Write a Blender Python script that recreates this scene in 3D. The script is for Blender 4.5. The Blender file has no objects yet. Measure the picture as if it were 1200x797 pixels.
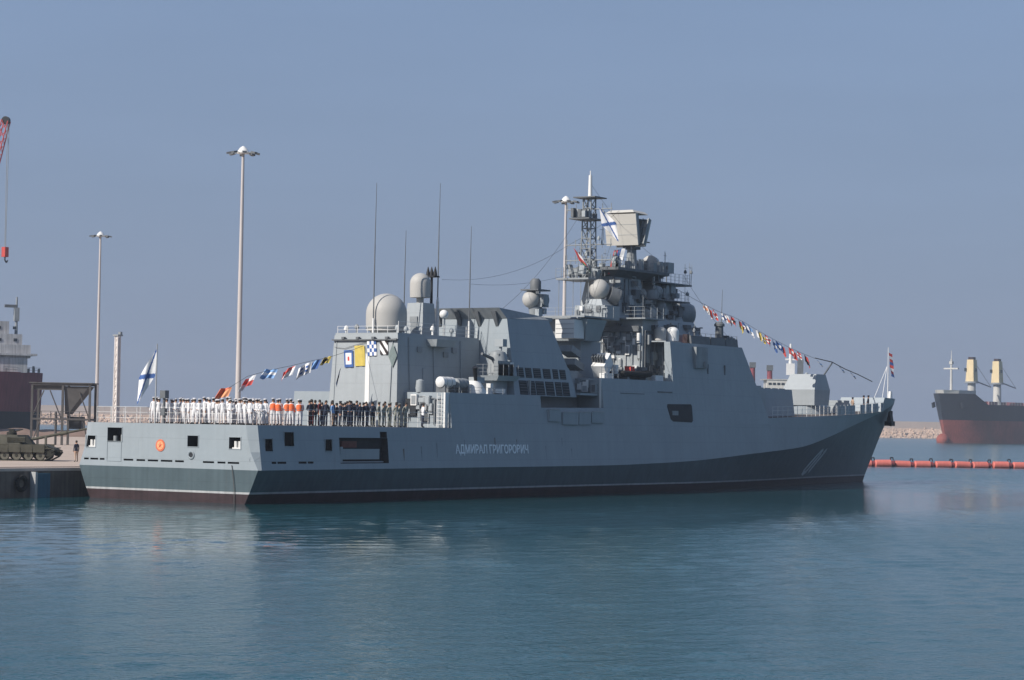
import bpy, bmesh, math, random
from mathutils import Vector, Matrix, Euler
random.seed(7)
R = math.radians
scene = bpy.context.scene
COL = scene.collection

# ------------------------------------------------------------------ camera
PSI, PITCH, ROLL = R(32.893), R(2.08121), R(0.991)
CAM = Vector((-121.551, -106.95, 5.734))
d = Vector((math.cos(PSI)*math.cos(PITCH), math.sin(PSI)*math.cos(PITCH), math.sin(PITCH)))
r = Vector((math.sin(PSI), -math.cos(PSI), 0)); u = r.cross(d)
right = r*math.cos(ROLL) + u*math.sin(ROLL); up = -r*math.sin(ROLL) + u*math.cos(ROLL)
cd = bpy.data.cameras.new('camera'); cam = bpy.data.objects.new('camera', cd); COL.objects.link(cam)
cam.matrix_world = Matrix(((right.x, up.x, -d.x, CAM.x), (right.y, up.y, -d.y, CAM.y), (right.z, up.z, -d.z, CAM.z), (0, 0, 0, 1)))
cd.sensor_fit = 'HORIZONTAL'; cd.sensor_width = 36; cd.lens = 2706.2/1200*36
cd.clip_start = 1; cd.clip_end = 60000
scene.camera = cam

# ------------------------------------------------------------------ sky, sun, exposure
SUN_EL = R(37); SUN_AZ = Vector((-0.94, 0.34, 0)).normalized()
w = bpy.data.worlds.new('World'); scene.world = w; w.use_nodes = True
nt = w.node_tree; nt.nodes.clear()
sky = nt.nodes.new('ShaderNodeTexSky'); sky.sky_type = 'NISHITA'; sky.sun_disc = False
sky.sun_elevation = SUN_EL; sky.sun_rotation = math.atan2(SUN_AZ.x, SUN_AZ.y)
sky.air_density = 1.0; sky.dust_density = 2.0; sky.ozone_density = 3.0; sky.altitude = 0
hz = nt.nodes.new('ShaderNodeMix'); hz.data_type = 'RGBA'
hz.inputs[7].default_value = (2.70, 3.52, 5.35, 1)          # sea haze, thinning slowly from the horizon to the zenith
tcw = nt.nodes.new('ShaderNodeTexCoord'); sep = nt.nodes.new('ShaderNodeSeparateXYZ'); mrw = nt.nodes.new('ShaderNodeMapRange')
mrw.inputs[1].default_value = 0; mrw.inputs[2].default_value = 1; mrw.inputs[3].default_value = .88; mrw.inputs[4].default_value = .30
nt.links.new(tcw.outputs['Generated'], sep.inputs[0]); nt.links.new(sep.outputs[2], mrw.inputs[0]); nt.links.new(mrw.outputs[0], hz.inputs[0])
bg = nt.nodes.new('ShaderNodeBackground'); bg.inputs[1].default_value = 0.078
wo = nt.nodes.new('ShaderNodeOutputWorld')
hc = nt.nodes.new('ShaderNodeMix'); hc.data_type = 'RGBA'; mr2 = nt.nodes.new('ShaderNodeMapRange'); mr2.inputs[2].default_value = .30
hc.inputs[6].default_value = (2.78, 3.45, 4.95, 1); hc.inputs[7].default_value = (2.45, 3.75, 6.2, 1)      # milky at the horizon, bluer above
nt.links.new(sep.outputs[2], mr2.inputs[0]); nt.links.new(mr2.outputs[0], hc.inputs[0]); nt.links.new(hc.outputs[2], hz.inputs[7])
sm = nt.nodes.new('ShaderNodeMapping'); sm.inputs['Scale'].default_value = (2.2, 2.2, 14); nt.links.new(tcw.outputs['Generated'], sm.inputs[0])
sn = nt.nodes.new('ShaderNodeTexNoise'); sn.inputs['Scale'].default_value = 1.6; sn.inputs['Detail'].default_value = 3; nt.links.new(sm.outputs[0], sn.inputs['Vector'])
sr = nt.nodes.new('ShaderNodeMapRange'); sr.inputs[1].default_value = .3; sr.inputs[2].default_value = .7; sr.inputs[3].default_value = .955; sr.inputs[4].default_value = 1.045; nt.links.new(sn.outputs[0], sr.inputs[0])
sv = nt.nodes.new('ShaderNodeVectorMath'); sv.operation = 'SCALE'; nt.links.new(hc.outputs[2], sv.inputs[0]); nt.links.new(sr.outputs[0], sv.inputs['Scale']); nt.links.new(sv.outputs[0], hz.inputs[7])      # faint uneven haze layers
nt.links.new(sky.outputs[0], hz.inputs[6]); nt.links.new(hz.outputs[2], bg.inputs[0]); nt.links.new(bg.outputs[0], wo.inputs[0])
sl = bpy.data.lights.new('sun', 'SUN'); sl.energy = 5.0; sl.angle = R(0.53); sl.color = (1.0, 0.93, 0.84)
so = bpy.data.objects.new('sun', sl); COL.objects.link(so)
sd = Vector((SUN_AZ.x*math.cos(SUN_EL), SUN_AZ.y*math.cos(SUN_EL), math.sin(SUN_EL)))
so.rotation_euler = sd.to_track_quat('Z', 'Y').to_euler(); so.location = (0, 0, 120)
vs = scene.view_settings; vs.view_transform = 'Standard'; vs.look = 'None'; vs.exposure = 0.2; vs.gamma = 1
scene.cycles.use_denoising = True; scene.cycles.max_bounces = 6; scene.cycles.volume_bounces = 0
scene.cycles.sample_clamp_indirect = 4

# ------------------------------------------------------------------ materials
def mat_base(name):
    m = bpy.data.materials.new(name); m.use_nodes = True
    return m, m.node_tree, m.node_tree.nodes['Principled BSDF']
def N(t, typ, **kw):
    n = t.nodes.new(typ)
    for k, v in kw.items(): setattr(n, k, v)
    return n
def mat(name, col, rough=0.55, var=0.10, scale=1.5, streak=0.0, metal=0.0, bump=0.0, coat=0.0, stain=None, stain_amt=0.0, plates=False, rust=0.0):
    """procedural paint / cloth / stone: colour mottled by noise, optional vertical streaks, stains and relief"""
    m, t, p = mat_base(name)
    p.inputs['Roughness'].default_value = rough; p.inputs['Metallic'].default_value = metal
    p.inputs['Specular IOR Level'].default_value = 0.3
    tc = N(t, 'ShaderNodeTexCoord'); L = t.links.new
    n1 = N(t, 'ShaderNodeTexNoise'); n1.inputs['Scale'].default_value = scale; n1.inputs['Detail'].default_value = 5
    L(tc.outputs['Object'], n1.inputs['Vector'])
    mr = N(t, 'ShaderNodeMapRange'); mr.inputs[1].default_value = .3; mr.inputs[2].default_value = .7
    mr.inputs[3].default_value = 1-var; mr.inputs[4].default_value = 1+var
    L(n1.outputs[0], mr.inputs[0])
    fac = mr.outputs[0]
    if streak:
        mp = N(t, 'ShaderNodeMapping'); mp.inputs['Scale'].default_value = (2.2, 2.2, 0.12)
        L(tc.outputs['Object'], mp.inputs[0])
        n2 = N(t, 'ShaderNodeTexNoise'); n2.inputs['Scale'].default_value = 1.3; n2.inputs['Detail'].default_value = 6
        L(mp.outputs[0], n2.inputs['Vector'])
        m2 = N(t, 'ShaderNodeMapRange'); m2.inputs[1].default_value = .35; m2.inputs[2].default_value = .7
        m2.inputs[3].default_value = 1+streak*.4; m2.inputs[4].default_value = 1-streak
        L(n2.outputs[0], m2.inputs[0])
        mu = N(t, 'ShaderNodeMath', operation='MULTIPLY'); L(fac, mu.inputs[0]); L(m2.outputs[0], mu.inputs[1]); fac = mu.outputs[0]
    vm = N(t, 'ShaderNodeVectorMath', operation='SCALE'); vm.inputs[0].default_value = col; L(fac, vm.inputs['Scale'])
    out = vm.outputs[0]
    if stain:
        n3 = N(t, 'ShaderNodeTexNoise'); n3.inputs['Scale'].default_value = scale*.7; n3.inputs['Detail'].default_value = 7
        mp3 = N(t, 'ShaderNodeMapping'); mp3.inputs['Scale'].default_value = (1, 1, .3); mp3.inputs['Location'].default_value = (13, 5, 2)
        L(tc.outputs['Object'], mp3.inputs[0]); L(mp3.outputs[0], n3.inputs['Vector'])
        m3 = N(t, 'ShaderNodeMapRange'); m3.inputs[1].default_value = .55; m3.inputs[2].default_value = .75; m3.inputs[4].default_value = stain_amt
        L(n3.outputs[0], m3.inputs[0])
        mx = N(t, 'ShaderNodeMix', data_type='RGBA'); L(m3.outputs[0], mx.inputs[0]); L(out, mx.inputs[6]); mx.inputs[7].default_value = (*stain, 1)
        out = mx.outputs[2]
    if rust:
        mpr = N(t, 'ShaderNodeMapping'); mpr.inputs['Scale'].default_value = (1.7, 1.7, .10); mpr.inputs['Location'].default_value = (3.1, 8.2, .4)
        L(tc.outputs['Object'], mpr.inputs[0])
        nr = N(t, 'ShaderNodeTexNoise'); nr.inputs['Scale'].default_value = 1.6; nr.inputs['Detail'].default_value = 8; nr.inputs['Roughness'].default_value = .65; L(mpr.outputs[0], nr.inputs['Vector'])
        m4 = N(t, 'ShaderNodeMapRange'); m4.inputs[1].default_value = .60; m4.inputs[2].default_value = .78; m4.inputs[4].default_value = rust; L(nr.outputs[0], m4.inputs[0])
        mx4 = N(t, 'ShaderNodeMix', data_type='RGBA'); L(m4.outputs[0], mx4.inputs[0]); L(out, mx4.inputs[6]); mx4.inputs[7].default_value = (.16, .115, .085, 1)
        out = mx4.outputs[2]
    if plates:
        sp_ = N(t, 'ShaderNodeSeparateXYZ'); cb_ = N(t, 'ShaderNodeCombineXYZ'); L(tc.outputs['Object'], sp_.inputs[0])
        ad = N(t, 'ShaderNodeMath', operation='ADD'); L(sp_.outputs[0], ad.inputs[0]); L(sp_.outputs[1], ad.inputs[1]); L(ad.outputs[0], cb_.inputs[0]); L(sp_.outputs[2], cb_.inputs[1])
        br = N(t, 'ShaderNodeTexBrick'); br.inputs['Scale'].default_value = 1; br.inputs['Brick Width'].default_value = 5.2; br.inputs['Row Height'].default_value = 1.45; br.inputs['Mortar Size'].default_value = .022; br.inputs['Mortar Smooth'].default_value = .5
        L(cb_.outputs[0], br.inputs['Vector'])
        nd = N(t, 'ShaderNodeTexNoise'); nd.inputs['Scale'].default_value = .9; nd.inputs['Detail'].default_value = 2; L(tc.outputs['Object'], nd.inputs['Vector'])
        b1 = N(t, 'ShaderNodeBump'); b1.inputs['Strength'].default_value = .35; b1.inputs['Distance'].default_value = .10; L(nd.outputs[0], b1.inputs['Height'])
        b2 = N(t, 'ShaderNodeBump'); b2.inputs['Strength'].default_value = .25; b2.inputs['Distance'].default_value = .015; L(br.outputs['Fac'], b2.inputs['Height']); L(b1.outputs[0], b2.inputs['Normal']); L(b2.outputs[0], p.inputs['Normal'])
        mx5 = N(t, 'ShaderNodeMix', data_type='RGBA'); mx5.blend_type = 'MULTIPLY'; mx5.inputs[7].default_value = (.86, .86, .86, 1); L(br.outputs['Fac'], mx5.inputs[0]); L(out, mx5.inputs[6]); out = mx5.outputs[2]
    L(out, p.inputs['Base Color'])
    if bump:
        b = N(t, 'ShaderNodeBump'); b.inputs['Strength'].default_value = bump; b.inputs['Distance'].default_value = .05
        L(n1.outputs[0], b.inputs['Height']); L(b.outputs[0], p.inputs['Normal'])
    return m
M = {}
M['grey'] = mat('ship_grey_paint', (.305, .335, .355), .5, .05, .35, streak=.04, stain=(.25, .27, .28), stain_amt=.3, plates=True, rust=.16)
M['hull'] = mat('hull_grey_paint', (.272, .311, .340), .45, .05, .25, streak=.04, stain=(.22, .27, .31), stain_amt=.35, plates=True, rust=.14)
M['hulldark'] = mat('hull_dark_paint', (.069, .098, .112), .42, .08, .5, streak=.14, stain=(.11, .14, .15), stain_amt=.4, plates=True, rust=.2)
M['boot'] = mat('boot_topping', (.036, .022, .025), .5, .25, 1.0, streak=.25)
M['whiteline'] = mat('white_line_paint', (.36, .37, .38), .5, .1, 1.0, streak=.2)
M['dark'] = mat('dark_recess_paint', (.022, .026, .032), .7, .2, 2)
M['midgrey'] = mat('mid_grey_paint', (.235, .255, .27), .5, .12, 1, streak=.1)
M['darkgrey'] = mat('dark_grey_paint', (.115, .125, .135), .55, .15, 1.5)
M['black'] = mat('black_paint', (.016, .017, .02), .5, .2, 2)
M['deck'] = mat('deck_paint', (.12, .10, .09), .8, .12, 1)
M['white'] = mat('white_gloss_paint', (.66, .66, .65), .4, .03, 1)
M['radome'] = mat('radome_shell', (.38, .375, .36), .55, .03, .8)
M['panel'] = mat('radar_panel', (.46, .45, .42), .55, .04, 1)
M['orange'] = mat('orange_paint', (.58, .15, .08), .6, .1, 3)
M['lightorange'] = mat('light_orange_paint', (.80, .33, .16), .6, .1, 3)
M['letter'] = mat('letter_paint', (.80, .83, .86), .5, .05, 3)
M['faded'] = mat('faded_number_paint', (.50, .54, .56), .5, .2, 1)
M['rope'] = mat('rope', (.10, .095, .09), .9, .2, 6)
M['wire'] = mat('wire', (.08, .085, .09), .6, .1, 6)
M['red'] = mat('red_cloth', (.52, .075, .065), .85, .12, 3)
M['blue'] = mat('blue_cloth', (.05, .11, .30), .85, .1, 3)
M['lightblue'] = mat('light_blue_cloth', (.20, .36, .62), .8, .1, 3)
M['yellow'] = mat('yellow_cloth', (.52, .41, .10), .85, .08, 3)
M['whitecloth'] = mat('white_cloth', (.72, .72, .73), .8, .05, 3)
M['blackcloth'] = mat('black_cloth', (.03, .022, .02), .8, .1, 3)
M['greencloth'] = mat('green_cloth', (.05, .22, .08), .8, .1, 3)
M['glass'] = mat('dark_glass', (.02, .03, .04), .12, .1, 2)
M['rubber'] = mat('rubber', (.018, .018, .018), .85, .2, 4, bump=.3)

# ------------------------------------------------------------------ mesh helpers
class MB:
    def __init__(s): s.v = []; s.f = []; s.m = []
    def add(s, vs, fs, mi=0):
        o = len(s.v); s.v += [tuple(x) for x in vs]; s.f += [tuple(i+o for i in f) for f in fs]; s.m += [mi]*len(fs); return s
    def box(s, x0, x1, y0, y1, z0, z1, mi=0):
        return s.hexa([(x0, y0, z0), (x1, y0, z0), (x1, y1, z0), (x0, y1, z0), (x0, y0, z1), (x1, y0, z1), (x1, y1, z1), (x0, y1, z1)], mi)
    def hexa(s, p, mi=0):
        return s.add(p, [(3, 2, 1, 0), (4, 5, 6, 7), (0, 1, 5, 4), (1, 2, 6, 5), (2, 3, 7, 6), (3, 0, 4, 7)], mi)
    def fr(s, b, z0, t, z1, mi=0):           # frustum of two rectangles (x0,x1,y0,y1)
        return s.hexa([(b[0], b[2], z0), (b[1], b[2], z0), (b[1], b[3], z0), (b[0], b[3], z0), (t[0], t[2], z1), (t[1], t[2], z1), (t[1], t[3], z1), (t[0], t[3], z1)], mi)
    def obox(s, c, size, rot=(0, 0, 0), mi=0):
        e = Euler(rot).to_matrix(); c = Vector(c); h = Vector(size)/2
        P = [c + e @ Vector((sx*h.x, sy*h.y, sz*h.z)) for sz in (-1, 1) for sx, sy in ((-1, -1), (1, -1), (1, 1), (-1, 1))]
        return s.hexa(P, mi)
    def cyl(s, a, b, r0, r1=None, n=12, mi=0, caps=True):
        a = Vector(a); b = Vector(b); r1 = r0 if r1 is None else r1
        ax = (b-a).normalized(); q = ax.orthogonal().normalized(); q2 = ax.cross(q)
        vs = []
        for c, rr in ((a, r0), (b, r1)):
            for i in range(n):
                t = 2*math.pi*i/n; vs.append(c + (q*math.cos(t)+q2*math.sin(t))*rr)
        fs = [(i, (i+1) % n, n+(i+1) % n, n+i) for i in range(n)]
        if caps: fs += [tuple(range(n-1, -1, -1)), tuple(range(n, 2*n))]
        return s.add(vs, fs, mi)
    def tube(s, pts, rr, n=5, mi=0):
        for a, b in zip(pts[:-1], pts[1:]):
            s.cyl(a, b, rr, rr, n, mi)
        return s
    def lathe(s, c, prof, n=20, axis=(0, 0, 1), mi=0):     # prof: (radius, height) pairs
        c = Vector(c); ax = Vector(axis).normalized(); q = ax.orthogonal().normalized(); q2 = ax.cross(q); o = []
        vs = []; fs = []
        for rr, h in prof:
            for i in range(n):
                t = 2*math.pi*i/n; vs.append(c + ax*h + (q*math.cos(t)+q2*math.sin(t))*max(rr, 1e-4))
        for j in range(len(prof)-1):
            for i in range(n):
                fs.append((j*n+i, j*n+(i+1) % n, (j+1)*n+(i+1) % n, (j+1)*n+i))
        fs.append(tuple(range(n-1, -1, -1))); fs.append(tuple((len(prof)-1)*n+i for i in range(n)))
        return s.add(vs, fs, mi)
    def dome(s, c, rad, h0, n=24, k=8, axis=(0, 0, 1), mi=0, squash=1.0):      # cylinder skirt h0 then hemisphere
        prof = [(rad*.97, 0), (rad, h0*.5), (rad, h0)] + [(rad*math.cos(math.pi/2*i/k), h0+rad*squash*math.sin(math.pi/2*i/k)) for i in range(1, k+1)]
        return s.lathe(c, prof, n, axis, mi)
    def ball(s, c, rad, n=18, k=10, mi=0):
        prof = [(rad*math.sin(math.pi*i/k), -rad*math.cos(math.pi*i/k)) for i in range(k+1)]
        return s.lathe(c, prof, n, (0, 0, 1), mi)
    def poly(s, plan0, z0, plan1, z1, mi=0):     # closed loft of two same-size plan polygons
        n = len(plan0); vs = [(x, y, z0) for x, y in plan0] + [(x, y, z1) for x, y in plan1]
        fs = [(i, (i+1) % n, n+(i+1) % n, n+i) for i in range(n)] + [tuple(range(n-1, -1, -1)), tuple(range(n, 2*n))]
        return s.add(vs, fs, mi)
    def mesh(s, name, mats, smooth=True, angle=38):
        me = bpy.data.meshes.new(name); me.from_pydata(s.v, [], s.f)
        for m in mats: me.materials.append(m)
        me.polygons.foreach_set('material_index', s.m)
        me.validate()
        bm = bmesh.new(); bm.from_mesh(me); bmesh.ops.recalc_face_normals(bm, faces=bm.faces); bm.to_mesh(me); bm.free()
        if smooth:
            me.polygons.foreach_set('use_smooth', [True]*len(me.polygons)); me.set_sharp_from_angle(angle=R(angle))
        return me
    def build(s, name, mats, parent=None, loc=(0, 0, 0), rotz=0, smooth=True, angle=38):
        if not isinstance(mats, (list, tuple)): mats = [mats]
        o = bpy.data.objects.new(name, s.mesh(name, mats, smooth, angle)); COL.objects.link(o)
        o.parent = parent; o.location = loc; o.rotation_euler = (0, 0, rotz)
        return o
def tag(o, label, cat, group=None):
    o['label'] = label; o['category'] = cat
    if group: o['group'] = group
    return o
def thing(name, label, cat, loc=(0, 0, 0), rotz=0, group=None):
    o = bpy.data.objects.new(name, None); COL.objects.link(o); o.location = loc; o.rotation_euler = (0, 0, rotz)
    o.empty_display_size = .2
    return tag(o, label, cat, group)
def copy_tree(o, parent=None):
    c = o.copy(); COL.objects.link(c); c.parent = parent
    for ch in o.children: copy_tree(ch, c)
    return c
def lerp_tab(tab, x):
    if x <= tab[0][0]: return tab[0][1]
    for (a, b), (c, e) in zip(tab[:-1], tab[1:]):
        if x <= c: return b + (e-b)*(x-a)/(c-a)
    return tab[-1][1]
def smooth_tab(tab, x):       # Catmull style smooth interpolation
    if x <= tab[0][0]: return tab[0][1]
    if x >= tab[-1][0]: return tab[-1][1]
    for i in range(len(tab)-1):
        if x <= tab[i+1][0]:
            x0, y0 = tab[i]; x1, y1 = tab[i+1]
            def sl(k):
                if k <= 0 or k >= len(tab)-1: return (tab[min(k+1, len(tab)-1)][1]-tab[max(k-1, 0)][1])/max(1e-6, tab[min(k+1, len(tab)-1)][0]-tab[max(k-1, 0)][0])
                a = (tab[k][1]-tab[k-1][1])/(tab[k][0]-tab[k-1][0]); b = (tab[k+1][1]-tab[k][1])/(tab[k+1][0]-tab[k][0])
                return 0 if a*b <= 0 else 2*a*b/(a+b)
            t = (x-x0)/(x1-x0); h = x1-x0
            return (2*t**3-3*t*t+1)*y0+(t**3-2*t*t+t)*h*sl(i)+(-2*t**3+3*t*t)*y1+(t**3-t*t)*h*sl(i+1)

# ------------------------------------------------------------------ water
def water_material():
    m, t, p = mat_base('sea_water'); L = t.links.new
    p.inputs['Base Color'].default_value = (.009, .064, .078, 1); p.inputs['Roughness'].default_value = .10
    p.inputs['IOR'].default_value = 1.33
    g = N(t, 'ShaderNodeNewGeometry')
    def noise(scale, rot, detail, amp, sx=1.0):
        mp = N(t, 'ShaderNodeMapping'); mp.inputs['Scale'].default_value = (scale*sx, scale, scale); mp.inputs['Rotation'].default_value = (0, 0, rot)
        L(g.outputs['Position'], mp.inputs[0])
        n = N(t, 'ShaderNodeTexNoise'); n.inputs['Scale'].default_value = 1; n.inputs['Detail'].default_value = detail; n.inputs['Roughness'].default_value = .55
        L(mp.outputs[0], n.inputs['Vector'])
        mu = N(t, 'ShaderNodeMath', operation='MULTIPLY'); mu.inputs[1].default_value = amp; L(n.outputs[0], mu.inputs[0])
        return mu.outputs[0]
    a = noise(1.5, .5, 3, .07, .7); b = noise(.33, .9, 2, .05, .7); c = noise(4.2, .2, 2, .042)
    patch = noise(.018, .3, 2, 1.0)
    pr = N(t, 'ShaderNodeMapRange'); pr.inputs[1].default_value = .35; pr.inputs[2].default_value = .65; pr.inputs[3].default_value = .55; pr.inputs[4].default_value = 1.25
    L(patch, pr.inputs[0])
    s1 = N(t, 'ShaderNodeMath', operation='ADD'); L(a, s1.inputs[0]); L(b, s1.inputs[1])
    s2 = N(t, 'ShaderNodeMath', operation='ADD'); L(s1.outputs[0], s2.inputs[0]); L(c, s2.inputs[1])
    sx = N(t, 'ShaderNodeSeparateXYZ'); L(g.outputs['Position'], sx.inputs[0])
    l1 = N(t, 'ShaderNodeMapRange'); l1.inputs[1].default_value = -40; l1.inputs[2].default_value = -56; L(sx.outputs[1], l1.inputs[0])
    l2 = N(t, 'ShaderNodeMapRange'); l2.inputs[1].default_value = 70; l2.inputs[2].default_value = 165; L(sx.outputs[0], l2.inputs[0])
    lm = N(t, 'ShaderNodeMath', operation='MAXIMUM'); L(l1.outputs[0], lm.inputs[0]); L(l2.outputs[0], lm.inputs[1])
    lr = N(t, 'ShaderNodeMapRange'); lr.inputs[3].default_value = .22; lr.inputs[4].default_value = 1.4; L(lm.outputs[0], lr.inputs[0])
    rg = N(t, 'ShaderNodeMapRange'); rg.inputs[3].default_value = .05; rg.inputs[4].default_value = .15; L(lm.outputs[0], rg.inputs[0]); L(rg.outputs[0], p.inputs['Roughness'])
    s3a = N(t, 'ShaderNodeMath', operation='MULTIPLY'); L(s2.outputs[0], s3a.inputs[0]); L(pr.outputs[0], s3a.inputs[1])
    s3 = N(t, 'ShaderNodeMath', operation='MULTIPLY'); L(s3a.outputs[0], s3.inputs[0]); L(lr.outputs[0], s3.inputs[1])
    bp = N(t, 'ShaderNodeBump'); bp.inputs['Strength'].default_value = 1.0; bp.inputs['Distance'].default_value = 1.0
    L(s3.outputs[0], bp.inputs['Height']); L(bp.outputs[0], p.inputs['Normal'])
    return m
import numpy as np
WS = 25000
gx0, gx1, gy0, gy1, st_ = -114.0, 236.0, -112.0, 64.0, 0.37
nx_ = int((gx1-gx0)/st_)+1; ny_ = int((gy1-gy0)/st_)+1
GX, GY = np.meshgrid(np.linspace(gx0, gx1, nx_), np.linspace(gy0, gy1, ny_))
rs_ = np.random.RandomState(4); Z = np.zeros_like(GX)
for k in range(46):                                     # wind ripples: many short crossing wave trains
    lam = math.exp(rs_.uniform(math.log(1.0), math.log(2.8))); th = R(70)+rs_.normal(0, .65); kk = 2*math.pi/lam
    Z += .015*lam/(2*math.pi)*rs_.uniform(.6, 1.4)*np.sin(kk*(GX*math.cos(th)+GY*math.sin(th))+rs_.uniform(0, 6.28))
pt = np.zeros_like(GX)
for k in range(10):
    lam = rs_.uniform(35, 120); th = rs_.uniform(0, 6.28); pt += np.sin(2*math.pi/lam*(GX*math.cos(th)+GY*math.sin(th))+rs_.uniform(0, 6.28))
lee = np.clip((-GY-40)/16, 0, 1); lee = np.maximum(lee, np.clip((GX-70)/95, 0, 1)); lee = np.maximum(lee, np.clip((-6-GX)/10, 0, .55))
Z *= np.clip(.85+.13*pt, .4, 1.4)*(.15+.85*lee)         # flat water in the lee of ship and quay, ripples further out
ed = np.minimum(np.minimum(GX-gx0, gx1-GX), np.minimum(GY-gy0, gy1-GY)); Z *= np.clip(ed/12, 0, 1)
co_ = np.stack([GX, GY, Z], -1).reshape(-1, 3)
idx = np.arange(nx_*ny_).reshape(ny_, nx_)
q_ = np.stack([idx[:-1, :-1], idx[:-1, 1:], idx[1:, 1:], idx[1:, :-1]], -1).reshape(-1, 4)
n0 = len(co_)
ring_v = np.array([(gx0, gy0, 0), (gx1, gy0, 0), (gx1, gy1, 0), (gx0, gy1, 0), (-WS, -WS, 0), (WS, -WS, 0), (WS, WS, 0), (-WS, WS, 0)], float)
ring_f = np.array([(n0, n0+4, n0+5, n0+1), (n0+1, n0+5, n0+6, n0+2), (n0+2, n0+6, n0+7, n0+3), (n0+3, n0+7, n0+4, n0)])
co_ = np.concatenate([co_, ring_v]); q_ = np.concatenate([q_, ring_f])
wm = bpy.data.meshes.new('water'); wm.vertices.add(len(co_)); wm.vertices.foreach_set('co', co_.ravel())
wm.loops.add(len(q_)*4); wm.loops.foreach_set('vertex_index', q_.ravel().astype(np.int32))
wm.polygons.add(len(q_)); wm.polygons.foreach_set('loop_start', np.arange(0, len(q_)*4, 4, dtype=np.int32)); wm.update(calc_edges=True); wm.validate()
wm.polygons.foreach_set('use_smooth', [True]*len(wm.polygons)); wm.materials.append(water_material())
o = bpy.data.objects.new('water', wm); COL.objects.link(o)
o['kind'] = 'structure'

# ------------------------------------------------------------------ quay
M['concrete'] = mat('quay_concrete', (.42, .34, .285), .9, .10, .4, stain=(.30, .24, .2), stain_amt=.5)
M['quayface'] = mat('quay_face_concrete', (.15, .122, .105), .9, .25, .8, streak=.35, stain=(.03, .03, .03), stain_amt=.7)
M['coping'] = mat('quay_coping', (.50, .41, .36), .85, .1, .8)
M['soil'] = mat('brown_soil', (.20, .135, .105), .95, .2, .4, bump=.4)
plan = [(-160, 9.6), (112, 9.6), (112, 40), (205, 130), (192, 222), (-160, 222)]
o = MB().poly(plan, -3, plan, 2.0).build('quay', M['concrete'], smooth=False); o['kind'] = 'structure'
face = o
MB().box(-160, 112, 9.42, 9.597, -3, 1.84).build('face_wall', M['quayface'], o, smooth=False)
MB().box(-160, 112.2, 9.38, 10.5, 1.84, 2.06).build('coping', M['coping'], o, smooth=False)
MB().box(-160, 112, 10.7, 10.82, 2.004, 2.10).build('crane_rail', M['boot'], o, smooth=False)
bank = MB()
n = 24
for i in range(n+1):
    t = i/n; x = 185+20*t; y = 210-28*t
    bank.v += [(x-7, y-5, 2.0), (x-2+random.uniform(-.6, .6), y-1.5, 3.0+random.uniform(-.2, .25)), (x+2, y+1.5, 3.2+random.uniform(-.2, .2)), (x+12, y+8, -1)]
for i in range(n):
    for j in range(3): bank.f.append((i*4+j, i*4+4+j, i*4+5+j, i*4+1+j)); bank.m.append(0)
o = bank.build('earth_bank', M['soil']); o['kind'] = 'structure'

# ------------------------------------------------------------------ breakwater
M['rock'] = mat('limestone_rock', (.46, .34, .26), .95, .22, .12)
M['cap'] = mat('breakwater_cap', (.54, .44, .37), .9, .08, .05)
BA, BB = Vector((960, 1090, 0)), Vector((1830, 470, 0))
bd = (BB-BA).normalized(); bn = Vector((bd.y, -bd.x, 0));
if bn.dot(CAM-BA) < 0: bn = -bn
BL = (BB-BA).length
o = MB()
for k in range(2):
    pass
P = lambda s, off, z: tuple(BA + bd*s + bn*off + Vector((0, 0, z)))
o.hexa([P(0, 18, -2), P(BL, 18, -2), P(BL, -20, -2), P(0, -20, -2), P(0, 2, 9), P(BL, 2, 9), P(BL, -10, 9), P(0, -10, 9)])
bw = o.build('breakwater', M['rock'], smooth=False); tag(bw, 'long pale rubble breakwater on the far side of the harbour', 'breakwater')
capm = MB()
s = 0
while s < BL:
    e = min(BL, s+24); h = 13.2+random.uniform(-.06, .06)
    capm.hexa([P(s+.05, 4.5, 5.5), P(e-.05, 4.5, 5.5), P(e-.05, -6, 5.5), P(s+.05, -6, 5.5), P(s+.05, 3.4, h), P(e-.05, 3.4, h), P(e-.05, -6, h), P(s+.05, -6, h)]); s += 24
o = capm.build('cap_wall', M['cap'], bw, smooth=False); o['kind'] = 'stuff'
rk = MB()
ico = bmesh.new(); bmesh.ops.create_icosphere(ico, subdivisions=1, radius=1); iv = [v.co.copy() for v in ico.verts]; ifc = [tuple(v.index for v in f.verts) for f in ico.faces]; ico.free()
for i in range(9000):
    s = random.uniform(0, BL); t = random.random(); off = 18-16*t+random.uniform(-1, 1); z = -1.4+9.2*t+random.uniform(-.3, .4)
    sc = random.uniform(.6, 1.7); e = Euler((random.uniform(0, 6), random.uniform(0, 6), random.uniform(0, 6))).to_matrix()
    c = Vector(P(s, off, z)); k = (random.uniform(.7, 1.3), random.uniform(.6, 1.1), random.uniform(.6, 1))
    rk.add([c + e @ Vector((v.x*k[0]*sc, v.y*k[1]*sc, v.z*k[2]*sc)) for v in iv], ifc)
o = rk.build('rubble', M['rock'], bw, smooth=False); o['kind'] = 'stuff'

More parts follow.
